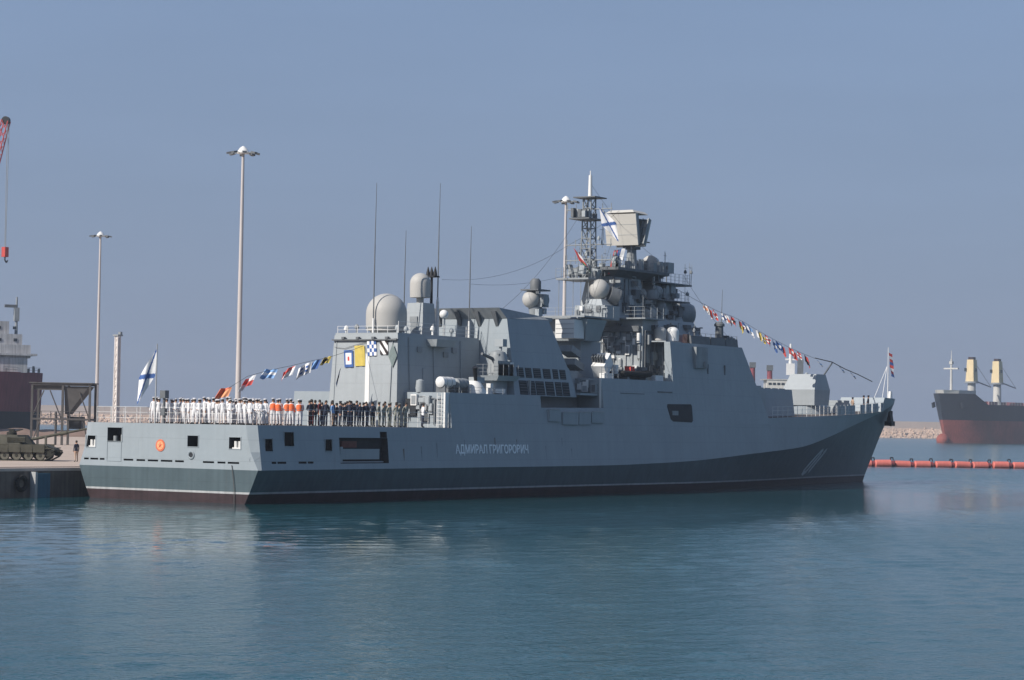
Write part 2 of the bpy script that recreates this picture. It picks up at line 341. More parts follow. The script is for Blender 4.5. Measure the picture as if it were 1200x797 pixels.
# ================================================================== FRIGATE
ship = thing('frigate', 'grey naval frigate moored alongside the quay, dressed with flags, crew on its flight deck', 'warship')
XS = [(-1.2, 115.4), (0, 116.2), (.8, 116.8), (2, 117.9), (4, 119.7), (6, 121.7), (7.5, 123.6), (8.6, 124.6), (9.4, 124.85)]
ZK = [(0, 2.3), (45, 2.38), (60, 2.65), (77, 3.4), (89, 3.95), (99, 5.1), (108, 6.4), (118, 7.8), (124.8, 8.9)]
ZD = [(0, 5.35), (28, 5.35), (45, 5.6), (60, 6.1), (78, 6.7), (90, 7.0), (98, 7.2), (105, 7.4), (115.8, 7.8)]
WK = [(0, 8.2), (12, 8.05), (60, 8.05), (75, 7.75), (85, 7.1), (95, 5.95), (105, 4.4), (115, 2.5), (121, 1.1), (124.8, .04)]
WD = [(0, 7.75), (60, 7.75), (75, 7.55), (85, 7.05), (95, 6.1), (105, 4.7), (115, 2.85), (121, 1.35), (124.8, .06)]
WW = [(0, 7.1), (20, 7.4), (60, 7.3), (75, 6.2), (85, 4.95), (95, 3.45), (105, 1.95), (115, .85), (124.8, .03)]
def zk(x): return smooth_tab(ZK, x)
def zdeck(x): return smooth_tab(ZD, x)
def ztop(x): return 9.36 if x > 115.95 else zdeck(x)
def side(x, z):                      # half breadth of the flush upper side at height z above the deck edge
    return smooth_tab(WD, x) - (z-zdeck(x))*.10
stations = [0, .35] + [2+i*2 for i in range(57)] + [115.9, 116.0] + [117+i for i in range(8)] + [124.8]
rows = 9
def section(sx, j):
    xn = sx
    K = zk(xn); T = ztop(xn)
    if j == 0: z, f = -1.2, None
    elif j == 1: z = 0
    elif j == 2: z = .66
    elif j == 3: z = .80
    elif j == 4: z = .80+(K-.80)*.5
    elif j == 5: z = K
    elif j == 6: z = K+(T-K)*.4
    elif j == 7: z = K+(T-K)*.8
    else: z = T
    xs = lerp_tab(XS, z); x = xn*xs/124.8 if xn > 60 else xn
    if xn > 60: x = 60+(xn-60)*(xs-60)/64.8
    ww, wk, wd = smooth_tab(WW, xn), smooth_tab(WK, xn), smooth_tab(WD, xn)
    if z <= 0: y = ww*(1+z*.06)
    elif j <= 5:
        f = z/K; y = ww+(wk-ww)*f**(1.15 if xn > 70 else .9)
    else: y = wk+(wd-wk)*(z-K)/max(.01, T-K)
    if xn == 0: y = y-(.05 if j < 4 else .05 if j == 4 else .05 if j == 5 else .55 if j == 6 else .72)
    return x, y, z
hv = MB(); ns = len(stations)
for sx in stations:
    for sg in (-1, 1):
        for j in range(rows):
            x, y, z = section(sx, j); hv.v.append((x, sg*y, z))
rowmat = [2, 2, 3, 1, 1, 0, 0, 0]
for i in range(ns-1):
    for q in (0, 1):
        for j in range(rows-1):
            a = i*2*rows+q*rows+j; b = a+2*rows
            hv.f.append((a, b, b+1, a+1)); hv.m.append(rowmat[j])
    a = i*2*rows; b = a+2*rows
    hv.f.append((a+rows-1, b+rows-1, b+2*rows-1, a+2*rows-1)); hv.m.append(0 if stations[i] > 115 else 4)      # deck
    hv.f.append((a, b, b+rows, a+rows)); hv.m.append(2)                            # bottom
for j in range(rows-1):
    hv.f.append((j, j+1, rows+j+1, rows+j)); hv.m.append(rowmat[j])
e0 = (ns-1)*2*rows
for j in range(rows-1):
    hv.f.append((e0+j, e0+j+1, e0+rows+j+1, e0+rows+j)); hv.m.append(rowmat[j])
hull = hv.build('hull', [M['hull'], M['hulldark'], M['boot'], M['whiteline'], M['deck'], M['dark']], ship, angle=14)
# openings are really cut into the plating
cut = MB()
def tcut(y0, y1, z0, z1, dep=1.0): cut.box(-1, dep, min(y0, y1), max(y0, y1), z0, z1, 5)
def scut(x0, x1, z0, z1, dep=1.0): cut.box(x0, x1, -9, -7.9+dep, z0, z1, 5)
tcut(7.55, 6.65, 3.6, 4.4); tcut(5.5, 4.15, 4.05, 5.0); tcut(-1.9, -2.85, 3.8, 4.55); tcut(-5.6, -6.6, 3.72, 4.5)
for a, b in ((7.7, 7.25), (7.1, 6.35), (6.2, 5.75), (3.95, 3.05), (2.75, 1.95), (1.7, .75), (.5, -.55), (-.8, -1.6), (-3.3, -4.3), (-4.6, -5.3), (-5.5, -6.5)):
    tcut(a, b, 2.70, 2.83, .3)
scut(.95, 1.75, 3.60, 4.42); scut(3.1, 4.15, 3.95, 4.9); scut(7.65, 8.45, 3.63, 4.42)
for a, b in ((1.5, 2.0), (2.15, 3.1), (4.5, 5.4), (5.55, 6.2)): scut(a, b, 2.74, 2.88, .15)
scut(9.35, 15.2, 2.72, 4.55, .55); scut(14.3, 15.15, 4.56, 5.0, .55)
cut.hexa([(57.9, -9, 6.2), (62.0, -9, 6.05), (62.0, -6.9, 6.05), (57.9, -6.9, 6.2), (57.4, -9, 6.02+.06), (57.5, -9, 6.1), (57.5, -6.9, 6.1), (57.4, -6.9, 6.08)]) if False else None
co = cut.build('cutter', [M['hull']]*5+[M['dark']], smooth=False)
bo = hull.modifiers.new('cut', 'BOOLEAN'); bo.object = co; bo.operation = 'DIFFERENCE'; bo.solver = 'EXACT'
try: bo.material_mode = 'INDEX'
except Exception: pass
bpy.context.view_layer.update()
dg = bpy.context.evaluated_depsgraph_get()
nm = bpy.data.meshes.new_from_object(hull.evaluated_get(dg))
hull.modifiers.clear(); hull.data = nm; nm.name = 'hull'
bpy.data.objects.remove(co)
# things inside the transom openings
for y0, y1, z0, z1 in ((7.55, 6.65, 3.6, 4.4), (-5.6, -6.6, 3.72, 4.5)):
    b = MB(); c = (y0+y1)/2
    b.cyl((.35, c+.18, z0), (.35, c+.18, z0+.52), .13); b.cyl((.35, c-.18, z0), (.35, c-.18, z0+.52), .13); b.box(.2, .5, c-.4, c+.4, z0+.001, z0+.09)
    b.build('mooring_bitts', M['white'], hull)
MB().cyl((.45, 4.45, 4.06), (.45, 4.45, 4.5), .16).build('capstan', M['midgrey'], hull); MB().cyl((.45, 5.15, 4.06), (.45, 5.15, 4.42), .16).build('capstan', M['midgrey'], hull)
def ring(y0, y1, z0, z1, t=.05):
    b = MB(); b.box(-.03, .04, y0-t, y0, z0-t, z1+t).box(-.03, .04, y1, y1+t, z0-t, z1+t).box(-.029, .04, y0, y1, z1, z1+t).box(-.029, .04, y0, y1, z0-t, z0)
    return b
for y0, y1, z0, z1 in ((6.65, 7.55, 3.6, 4.4), (4.15, 5.5, 4.05, 5.0), (-2.85, -1.9, 3.8, 4.55), (-6.6, -5.6, 3.72, 4.5)):
    ring(y0, y1, z0, z1).build('opening_frame', M['hull'], hull, smooth=False)
def sring(x0, x1, z0, z1, t=.05):
    f = lambda z: -(8.2-(z-2.3)*.147)
    b = MB()
    for xa, xb, za, zb in ((x0-t, x0, z0-t, z1+t), (x1, x1+t, z0-t, z1+t), (x0, x1, z1, z1+t), (x0, x1, z0-t, z0)): b.box(xa, xb, f((za+zb)/2)-.01, f((za+zb)/2)+.25, za, zb)
    return b.build('opening_frame', M['hull'], hull, smooth=False)
for q4 in ((.95, 1.75, 3.60, 4.42), (3.1, 4.15, 3.95, 4.9), (7.65, 8.45, 3.63, 4.42)): sring(*q4)
ring(4.2, 5.5, 2.66, 4.0, .02).build('stern_door', M['hull'], hull, smooth=False)
def fairlead(y, z, x, rr, ax=(1, 0, 0)):
    b = MB(); a = Vector(ax); c = Vector((x, y, z)); nn = 20
    q = a.orthogonal().normalized(); q2 = a.cross(q)
    for i in range(nn):
        t0, t1 = 2*math.pi*i/nn, 2*math.pi*(i+1)/nn
        b.cyl(c+(q*math.cos(t0)+q2*math.sin(t0))*rr, c+(q*math.cos(t1)+q2*math.sin(t1))*rr, .07, n=6)
    o = b.build('fairlead', M['hull'], hull)
    MB().cyl(c-a*.012, c+a*.02, rr).build('fairlead_hole', M['dark'], hull)
fairlead(-2.25, 3.22, -.01, .24)
fairlead(-7.55, 3.05, .10, .17, Vector((-.9, -.43, 0)).normalized())
em = MB().lathe((-.035, .56, 3.83), [(.42, 0), (.42, .045)], 28, (1, 0, 0)).build('emblem', M['orange'], hull)
b = MB(); b.lathe((-.05, .56, 3.83), [(.30, 0), (.30, .02)], 24, (1, 0, 0)); b.build('emblem_face', M['lightorange'], em)
b = MB()
for k in range(5):
    t = math.pi/2+k*2*math.pi/5; b.cyl((-.055, .56, 3.83), (-.055, .56+.22*math.cos(t), 3.83+.22*math.sin(t)), .045, .012, 5)
b.build('emblem_star', M['orange'], em)
MB().tube([(-.06, -5.9, 2.6), (-.10, -6.05, 2.0), (-.10, -6.2, 1.0), (-.12, -6.25, -.2)], .028).build('mooring_rope', M['rope'], hull)
# accommodation ladder recess
MB().box(9.9, 14.4, -7.72, -7.6, 3.0, 3.75).box(9.6, 14.8, -7.8, -7.66, 2.78, 2.86).box(9.65, 9.95, -7.75, -7.6, 2.75, 3.9).build('gangway_ladder', M['grey'], hull, smooth=False)
MB().box(9.8, 11.6, -7.74, -7.6, 3.85, 4.3).build('gangway_stowage', mat('red_brown_canvas', (.14, .05, .04), .8, .2, 3), hull, smooth=False)
# name on the side
def text_mesh(body, size, mtl, name, parent, extr=.012):
    cu = bpy.data.curves.new(name, 'FONT'); cu.body = body; cu.size = size; cu.extrude = extr; cu.align_x = 'LEFT'; cu.offset = .02
    t = bpy.data.objects.new(name, cu); COL.objects.link(t); bpy.context.view_layer.update()
    me = bpy.data.meshes.new_from_object(t.evaluated_get(bpy.context.evaluated_depsgraph_get())); bpy.data.objects.remove(t)
    me.materials.clear(); me.materials.append(mtl)
    o = bpy.data.objects.new(name, me); COL.objects.link(o); o.parent = parent
    return o
tx = text_mesh('АДМИРАЛ ГРИГОРОВИЧ', 1.0, M['letter'], 'name_lettering', hull)
wd = max(v.co.x for v in tx.data.vertices)
zc = 3.42; tilt = math.atan2(.3, 3.05)
tx.matrix_world = Matrix.Translation((23.9, -(8.05-(zc-2.3)*.0984)-.03, zc)) @ Matrix.Rotation(math.pi/2-tilt, 4, 'X') @ Matrix.Diagonal((10.3/wd, .92, 1, 1))
# faded bow number, laid onto the flare
def on_side(x, z):
    xs = lerp_tab(XS, z); xn = 60+(x-60)*64.8/(xs-60); K = zk(xn)
    ww, wk = smooth_tab(WW, xn), smooth_tab(WK, xn)
    return -(ww+(wk-ww)*max(0, z/K)**1.15)
def hull_stroke(b, pts, wdt=.22):
    for (x0, z0), (x1, z1) in zip(pts[:-1], pts[1:]):
        dx, dz = x1-x0, z1-z0; l = math.hypot(dx, dz); nx, nz = -dz/l*wdt, dx/l*wdt; k = 6
        for i in range(k):
            q = []
            for t in (i/k, (i+1)/k):
                for sgn in (-1, 1):
                    x, z = x0+dx*t+nx*sgn, z0+dz*t+nz*sgn; q.append((x, on_side(x, z)-.03, z))
            b.add([q[0], q[2], q[3], q[1]], [(0, 1, 2, 3)])
hn = MB(); hull_stroke(hn, [(93.4, 1.35), (95.6, 3.2), (96.3, 3.55), (96.8, 3.3), (94.9, 1.5), (94.2, 1.15), (93.4, 1.35)], .25)
hn.build('hull_number', M['faded'], hull)
hn = MB(); hull_stroke(hn, [(95.8, 1.3), (98.3, 3.6), (97.5, 3.25)], .26)
hn.build('hull_number', M['faded'], hull)
# side window of the boat bay
wy = lambda x, z: -side(x, z)
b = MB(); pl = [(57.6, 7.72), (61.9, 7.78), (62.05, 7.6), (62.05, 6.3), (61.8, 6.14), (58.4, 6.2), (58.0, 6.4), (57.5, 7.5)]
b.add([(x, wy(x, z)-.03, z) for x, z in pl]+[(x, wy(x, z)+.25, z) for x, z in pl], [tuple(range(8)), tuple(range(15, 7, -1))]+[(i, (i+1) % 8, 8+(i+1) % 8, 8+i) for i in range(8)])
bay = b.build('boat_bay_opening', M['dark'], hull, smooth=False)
MB().box(58.3, 59.4, wy(58.8, 7)-.06, wy(58.8, 7)+.1, 6.75, 7.15).build('boat_davit', M['midgrey'], bay, smooth=False)

# ---- flush superstructure blocks
def house(name, x0, x1, z1, front=0, x_aft_top=0, step=3.0, m=None):
    """block flush with the hull side, both sides leaning inboard"""
    b = MB(); k = max(1, int((x1-x0)/step)); st = [x0+(x1-x0)*i/k for i in range(k+1)]
    for i, x in enumerate(st):
        xt = x-(front*(x-x0)/(x1-x0))
        z0 = zdeck(x)-.02
        y0, y1 = side(x, z0), side(x, z1)
        b.v += [(x, -y0, z0), (xt, -y1, z1), (xt, y1, z1), (x, y0, z0)]
    for i in range(k):
        a = i*4; c = a+4
        for p, q in ((0, 1), (1, 2), (2, 3)): b.f.append((a+p, c+p, c+q, a+q)); b.m.append(0)
        b.f.append((a+3, c+3, c, a)); b.m.append(0)
    b.f.append((0, 1, 2, 3)); b.m.append(0); e = k*4; b.f.append((e+3, e+2, e+1, e)); b.m.append(0)
    return b.build(name, m or M['hull'], ship, angle=25)
hA = house('aft_deckhouse', 23.6, 36.6, 8.05)
hC = house('midships_deckhouse', 46.5, 60.9, 9.75)
# bulwark of the midships recess
for sg in (-1, 1):
    b = MB(); x0, x1 = 36.6, 46.5
    b.hexa([(x0, sg*side(x0, 5.4), 5.4), (x1, sg*side(x1, 5.6), 5.55), (x1, sg*(side(x1, 5.6)-.2), 5.55), (x0, sg*(side(x0, 5.4)-.2), 5.4),
            (x0, sg*side(x0, 7.08), 7.08), (x1, sg*side(x1, 7.22), 7.22), (x1, sg*(side(x1, 7.22)-.2), 7.22), (x0, sg*(side(x0, 7.08)-.2), 7.08)])
    bwk = b.build('bulwark', M['hull'], ship, smooth=False)
    if sg < 0:
        for xa, xb, za, zb in ((37.5, 39.2, 6.0, 6.95), (39.6, 42.0, 5.75, 6.75), (42.15, 44.0, 5.78, 6.8), (44.2, 46.2, 5.95, 6.85)):
            q = MB().box(xa, xb, -side(40, 6.4)-.20, -side(40, 6.4)+.1, za, zb).build('folding_platform', M['hull'], bwk, smooth=False)
            MB().box(xa+.1, xb-.1, -side(40, 6.4)-.24, -side(40, 6.4)-.12, zb+.005, zb+.06).build('platform_edge', M['whiteline'], q, smooth=False)
MB().box(43.55, 46.48, -7.05, 7.05, 8.24, 8.42).build('gun_deck', M['hull'], ship, smooth=False)
inner = MB().box(36.5, 46.6, -4.9, 4.9, 5.45, 10.3).build('inner_deckhouse', M['grey'], ship, smooth=False)
# torpedo-tube style bundle in the recess
b = MB()
for k in range(4): b.cyl((38, -6.2+.0, 6.3+.0*k), (45.5, -6.2, 6.3), .28)
# forward block with the bridge
b = MB()
def plan(z):
    t = (z-6.3)/(13.3-6.3); x1 = 78.1-(78.1-73.1)*t
    pts = []
    for x in (60.8, 66, 70, x1): pts.append((x, -side(x, z)))
    pts += [(x1+3.2, -3.2), (x1+3.2, 3.2)]
    for x in (x1, 70, 66, 60.8): pts.append((x, side(x, z)))
    return pts
b.poly(plan(6.08), 6.08, plan(9.75), 9.75)
b.poly(plan(9.751), 9.751, plan(13.3), 13.3)
fwd = b.build('bridge_block', M['hull'], ship, angle=25)
for sg in (-1, 1):
    b = MB(); x0, x1 = 58.9, 60.79
    b.hexa([(x0, sg*side(x0, 9.75), 9.755), (x1, sg*side(x1, 9.75), 9.755), (x1, sg*(side(x1, 9.75)-.8), 9.755), (x0, sg*(side(x0, 9.75)-.8), 9.755),
            (x0, sg*side(x0, 13.3), 13.3), (x1, sg*side(x1, 13.3), 13.3), (x1, sg*(side(x1, 13.3)-.6), 13.3), (x0, sg*(side(x0, 13.3)-.6), 13.3)])
    b.build('bridge_wing_wall', M['hull'], fwd, smooth=False)
MB().box(63.0, 65.2, -7.5, -7.0, 11.1, 13.0).cyl((64.6, -7.55, 11.2), (64.6, -7.55, 11.7), .16).build('side_locker', M['midgrey'], fwd, smooth=False)
for x in (65.6, 69.0):
    MB().box(x, x+.10, -side(x, 11)-.09, -side(x, 11)+.2, 10.6, 11.5).build('side_grille', M['darkgrey'], fwd, smooth=False)
MB().box(49.5, 53.6, -side(50, 8.6)-.04, -side(50, 8.6)+.1, 8.50, 8.56).build('rubbing_strip', M['darkgrey'], hC, smooth=False)
MB().box(56.0, 58.6, -side(57, 8.9)-.06, -side(57, 8.9)+.1, 8.72, 8.82).build('rubbing_strip', M['darkgrey'], hC, smooth=False)

def clutter_side(y, x0, x1, z0, z1, nbox, npipe, parent, seed, mats=('grey', 'midgrey', 'darkgrey', 'darkgrey')):
    rnd = random.Random(seed)
    for i in range(nbox):
        w_, h_ = rnd.uniform(.25, .9), rnd.uniform(.25, .9); x = rnd.uniform(x0, x1-w_); z = rnd.uniform(z0, z1-h_); dd = rnd.uniform(.12, .5)
        MB().box(x, x+w_, y-dd, y+.3, z, z+h_).build('equipment_box', M[rnd.choice(mats)], parent, smooth=False)
    for i in range(npipe):
        x = rnd.uniform(x0, x1); za = rnd.uniform(z0, z0+.4*(z1-z0)); zb = rnd.uniform(z0+.6*(z1-z0), z1)
        MB().tube([(x, y-.15, za), (x, y-.15, zb), (x+rnd.uniform(-.8, .8), y-.15, zb)], rnd.uniform(.03, .07), 6).build('pipe', M[rnd.choice(mats)], parent)
# ---- hangar
b = MB(); b.fr((22.5, 34.2, -3.35, 3.35), 5.3, (22.9, 34.2, -3.05, 3.05), 12.45); b.box(22.95, 34.2, -3.0, 3.0, 12.45, 12.62)
hangar = b.build('hangar', M['grey'], ship, smooth=False)
hx = lambda z: 22.5+.4*(z-5.3)/7.15
b = MB(); b.hexa([(hx(5.4)-.04, -2.6, 5.4), (hx(5.4)+.2, -2.6, 5.4), (hx(5.4)+.2, 2.75, 5.4), (hx(5.4)-.04, 2.75, 5.4), (hx(11.9)-.04, -2.6, 11.9), (hx(11.9)+.2, -2.6, 11.9), (hx(11.9)+.2, 2.75, 11.9), (hx(11.9)-.04, 2.75, 11.9)])
door = b.build('hangar_door', M['grey'], hangar, smooth=False)
b = MB(); b.hexa([(hx(6)-.075, -.72, 6), (hx(6)-.02, -.72, 6), (hx(6)-.02, -.30, 6), (hx(6)-.075, -.30, 6), (hx(11)-.075, -.5, 11), (hx(11)-.02, -.5, 11), (hx(11)-.02, -.12, 11), (hx(11)-.075, -.12, 11)])
b.build('painted_stripe', M['white'], door, smooth=False)
for y in (-2.62, 2.77):
    MB().cyl((hx(5.4)-.05, y, 5.4), (hx(12)-.05, y, 12), .05, n=6).build('door_track', M['grey'], hangar)
MB().box(22.62, 22.95, -3.1, 3.1, 12.02, 12.12).build('light_bar', M['darkgrey'], hangar, smooth=False)
for y in (-2.2, -.9, .6, 2.0):
    MB().box(22.55, 22.8, y-.13, y+.13, 12.13, 12.3).build('floodlight', M['darkgrey'], hangar, smooth=False)
# hangar roof fittings
o = MB().lathe((25.7, .1, 12.62), [(1.2, 0), (1.3, .25)], 24).dome((25.7, .1, 12.87), 1.62, 1.35, 32, 10).build('satellite_radome', M['radome'], ship)
MB().lathe((25.7, .1, 12.9), [(1.66, .18), (1.66, .26)], 32).build('radome_seam', M['midgrey'], o)
o = MB().fr((29.2, 31.2, -.95, .95), 12.6, (29.45, 31.0, -.75, .75), 15.3).build('radome_pedestal', M['grey'], ship, smooth=False)
MB().box(29.22, 29.42, -.35, .35, 13.0, 14.2).build('pedestal_plate', M['midgrey'], o, smooth=False)  # mid-grey rectangle low on the aft face
MB().cyl((30.1, 0, 15.3), (30.1, 0, 15.75), .3).dome((30.1, 0, 15.75), .84, 1.15, 28, 8).build('small_radome', M['radome'], ship)
o = MB().cyl((31.9, .15, 12.6), (31.9, .15, 18.0), .14, .10, 8).build('lamp_mast', M['black'], ship)
b = MB().box(31.5, 32.3, -.35, .55, 17.5, 17.62)
for y in (-.25, .1, .45): b.lathe((31.8, y, 17.62), [(.17, 0), (.15, .25), (.08, .55), (.02, .75)], 10)
b.build('signal_lamps', M['black'], o)
MB().cyl((32.5, -.05, 12.6), (32.5, -.05, 15.6), .17, .13, 8).build('whip_base', M['white'], ship)
def whip(x, y, z0, z1, base=1.2):
    o = MB().cyl((x, y, z0+base), (x+.03, y, z0+base+(z1-z0-base)*.55), .055, .045, 6).cyl((x+.03, y, z0+base+(z1-z0-base)*.55), (x+.06, y-.03, z1), .04, .02, 5).build('whip_antenna', M['darkgrey'], ship)
    MB().cyl((x, y, z0), (x, y, z0+base), .10, .08, 8).build('insulator', M['white'], o)
whip(23.9, .05, 12.6, 24.4); whip(27.9, .0, 12.6, 21.0, .8); whip(32.5, -.05, 15.6, 25.2, .3); whip(33.5, -2.5, 12.6, 21.7, 1.4)
o = MB().cyl((29.6, -2.7, 12.6), (29.6, -2.7, 14.0), .12).build('antenna_post', M['grey'], ship)
MB().ball((29.6, -2.7, 14.35), .36).build('antenna_ball', M['white'], o)
b = MB()
for x, y, a in ((23.4, 2.3, .25), (23.3, 1.2, .35), (24.0, -2.2, .3), (24.6, -2.6, .22), (26.8, -2.5, .3), (28.2, -2.6, .4), (31.0, -2.5, .35)):
    MB().cyl((x, y, 12.62), (x, y, 12.62+a), .08, n=8).lathe((x, y, 12.62+a), [(.18, 0), (.2, .12), (.12, .3), (.03, .36)], 10).build('roof_light', random.choice([M['grey'], M['midgrey'], M['white']]), hangar)
o = MB().fr((26.9, 29.3, -3.9, -3.0), 11.7, (26.7, 29.5, -4.1, -3.0), 12.25).build('roof_sponson', M['grey'], hangar, smooth=False)

def rail(pts, parent, h=1.05, gap=1.4, wires=3, m=None, name='railing', rr=.028, wr=.014):
    b = MB(); 
    for a, c in zip(pts[:-1], pts[1:]):
        a, c = Vector(a), Vector(c); l = (c-a).length; k = max(1, round(l/gap))
        for i in range(k+1):
            p = a.lerp(c, i/k); b.cyl(p, p+Vector((0, 0, h)), rr, rr, 5)
        for j in range(wires):
            z = Vector((0, 0, h*(j+1)/wires-.02)); b.cyl(a+z, c+z, wr, wr, 4)
    return b.build(name, m or M['white'], parent)
rail([(22.6, 7.2, 5.35), (1.0, 7.4, 5.35), (.25, 6.8, 5.35), (.25, -6.8, 5.35), (1.0, -7.4, 5.35), (23.4, -7.55, 5.35)], ship, 1.15, 1.35)
rail([(23.1, -2.9, 12.62), (23.1, 2.9, 12.62)], hangar, .55, .9, 2)
rail([(23.1, -2.95, 12.62), (34, -2.95, 12.62)], hangar, .9, 1.5, 3)
rail([(23.8, -7.2, 8.05), (31.5, -7.2, 8.05)], hA, .5, 1.6, 2, M['midgrey'])

# aft bulkhead clutter (starboard recess)
def clutter(x, y0, y1, z0, z1, nbox, npipe, parent, seed, mats=('grey', 'white', 'midgrey', 'darkgrey')):
    rnd = random.Random(seed)
    for i in range(nbox):
        w_, h_ = rnd.uniform(.2, .7), rnd.uniform(.25, .9); y = rnd.uniform(y0, y1-w_); z = rnd.uniform(z0, z1-h_); dd = rnd.uniform(.1, .35)
        q = MB().box(x-dd, x+.05, y, y+w_, z, z+h_).build('locker', M[rnd.choice(mats)], parent, smooth=False)
        if h_ > .5: MB().box(x-dd-.03, x-dd+.01, y+w_*.15, y+w_*.85, z+h_*.12, z+h_*.88).build('locker_door', M[rnd.choice(mats)], q, smooth=False)
    for i in range(npipe):
        y = rnd.uniform(y0, y1); za = rnd.uniform(z0, z0+.4*(z1-z0)); zb = rnd.uniform(z0+.6*(z1-z0), z1)
        MB().tube([(x-.12, y, za), (x-.12, y, zb), (x-.12, y+rnd.uniform(-.6, .6), zb)], rnd.uniform(.03, .07), 6).build('pipe', M[rnd.choice(mats)], parent)
clutter(23.6, -7.3, -3.6, 5.5, 7.9, 13, 8, hA, 3)
MB().box(23.4, 23.75, -4.5, -3.5, 6.25, 7.55).build('passage_opening', M['dark'], hA, smooth=False)  # dark slab painted in for the shaded opening of the passage
b = MB()
for y in (-6.55, -6.95): b.cyl((23.35, y, 5.4), (23.35, y, 8.0), .035, n=5)
for k in range(8): b.cyl((23.35, -6.55, 5.6+k*.3), (23.35, -6.95, 5.6+k*.3), .022, n=4)
b.build('ladder', M['white'], hA)
MB().box(23.1, 23.62, -7.45, -7.3, 5.36, 8.04).build('bulkhead_edge', M['white'], hA, smooth=False)
b = MB()
for i in range(16):
    t0, t1 = i*math.pi/8, (i+1)*math.pi/8
    b.cyl((23.3, -5.3+.35*math.cos(t0), 6.9+.35*math.sin(t0)), (23.3, -5.3+.35*math.cos(t1), 6.9+.35*math.sin(t1)), .07, n=6)
b.build('life_ring', M['darkgrey'], hA)
# canisters and gear on the aft deckhouse roof
def canister(x, y, z, l, rr, m):
    c = MB().lathe((x, y, z), [(rr*.6, 0), (rr, .12), (rr, l-.12), (rr*.6, l)], 18, (1, 0, 0)).build('liferaft_canister', m, ship)
    MB().lathe((x+l*.3, y, z), [(rr+.015, 0), (rr+.015, .05)], 18, (1, 0, 0)).lathe((x+l*.65, y, z), [(rr+.015, 0), (rr+.015, .05)], 18, (1, 0, 0)).build('strap', M['midgrey'], c)
    MB().box(x+.2, x+.35, y-rr, y+rr, 8.05, z-.2).build('cradle', M['darkgrey'], c, smooth=False); MB().box(x+l-.35, x+l-.2, y-rr, y+rr, 8.05, z-.2).build('cradle', M['darkgrey'], c, smooth=False)
canister(23.9, -6.3, 8.85, 1.8, .42, M['white']); canister(26.0, -6.3, 8.8, 1.6, .40, M['midgrey'])
MB().lathe((22.9+.9, -4.6, 8.05), [(.3, 0), (.36, .3), (.3, .9), (.1, 1.0)], 14).build('ventilator', M['grey'], ship)
o = MB().lathe((28.6, -6.4, 8.05), [(.95, 0), (.95, .2), (.6, .75), (.42, 1.0)], 20).build('decoy_launcher', M['white'], ship)
MB().box(28.4, 29.6, -6.7, -6.0, 8.9, 9.35).build('launcher_tubes', M['grey'], o, smooth=False)
MB().cyl((28.5, -6.6, 8.9), (27.9, -6.9, 10.1), .12, .2, 8).build('launcher_davit', M['black'], o)
b = MB().box(30.6, 31.0, -6.6, -6.2, 8.05, 8.9).box(31.2, 32.6, -6.7, -6.2, 8.15, 8.5)
b.build('deck_locker', M['white'], ship, smooth=False)
# close-in gun on its sponson beside the funnel
for sg in (-1,):
    sp = MB().fr((31.2, 34.0, sg*5.8-1.0, sg*5.8+1.0), 9.15, (31.0, 34.2, sg*5.9-1.2, sg*5.9+1.2), 9.55).box(31.6, 33.8, sg*5.5-.6, sg*5.5+.8, 8.04, 9.16).build('gun_sponson', M['grey'], ship, smooth=False)
    rail([(31.1, sg*7.0, 9.55), (34.0, sg*7.0, 9.55)], sp, .9, .8, 3, M['midgrey']); rail([(31.1, sg*4.8, 9.55), (31.1, sg*7.0, 9.55)], sp, .9, .8, 3, M['midgrey'])
    g = MB().lathe((32.8, sg*5.8, 9.55), [(.85, 0), (.85, .5), (.8, .6), (.78, 1.5), (.6, 1.9), (.25, 2.05)], 22).build('close_in_gun', M['midgrey'], ship)
    MB().box(32.2, 33.5, sg*5.8-.5, sg*5.8+.5, 10.4, 11.3).cyl((32.0, sg*5.8, 10.9), (30.5, sg*5.8, 11.25), .14, .11, 10).build('gun_barrels', M['darkgrey'], g)
    MB().cyl((33.2, sg*5.8, 11.2), (33.2, sg*5.8, 12.2), .12).box(32.9, 33.5, sg*5.8-.4, sg*5.8+.4, 11.9, 12.5).build('gun_sight', M['grey'], g, smooth=False)
    for k in range(6):
        MB().box(32.1+random.uniform(-.8, 1.2), 32.4+random.uniform(0, 1.2)+.3, sg*6.6-.2, sg*6.6+.2, 9.56, 9.9+random.uniform(0, 1.3)).build('ammunition_locker', M[random.choice(['grey', 'midgrey', 'white'])], sp, smooth=False)

# ---- funnel
b = MB(); b.hexa([(33.9, -6.75, 8.04), (43.5, -6.75, 8.04), (43.5, 6.75, 8.04), (33.9, 6.75, 8.04), (34.2, -6.3, 10.45), (42.9, -6.3, 10.45), (42.9, 6.3, 10.45), (34.2, 6.3, 10.45)])
fb = b.build('funnel_base', M['hull'], ship, smooth=False)
b = MB(); b.hexa([(34.2, -6.29, 10.4), (42.8, -6.29, 10.4), (42.8, 6.29, 10.4), (34.2, 6.29, 10.4), (34.5, -5.5, 14.25), (40.8, -5.5, 14.4), (40.8, 5.5, 14.4), (34.5, 5.5, 14.25)])
fu = b.build('funnel', M['hull'], ship, smooth=False)
b = MB(); b.hexa([(34.45, -5.52, 14.25), (40.9, -5.52, 14.4), (40.9, 5.52, 14.4), (34.45, 5.52, 14.25), (33.75, -5.2, 15.08), (40.4, -5.1, 14.68), (40.4, 5.1, 14.68), (33.75, 5.2, 15.08)])
cap = b.build('funnel_cap', M['midgrey'], fu, smooth=False)
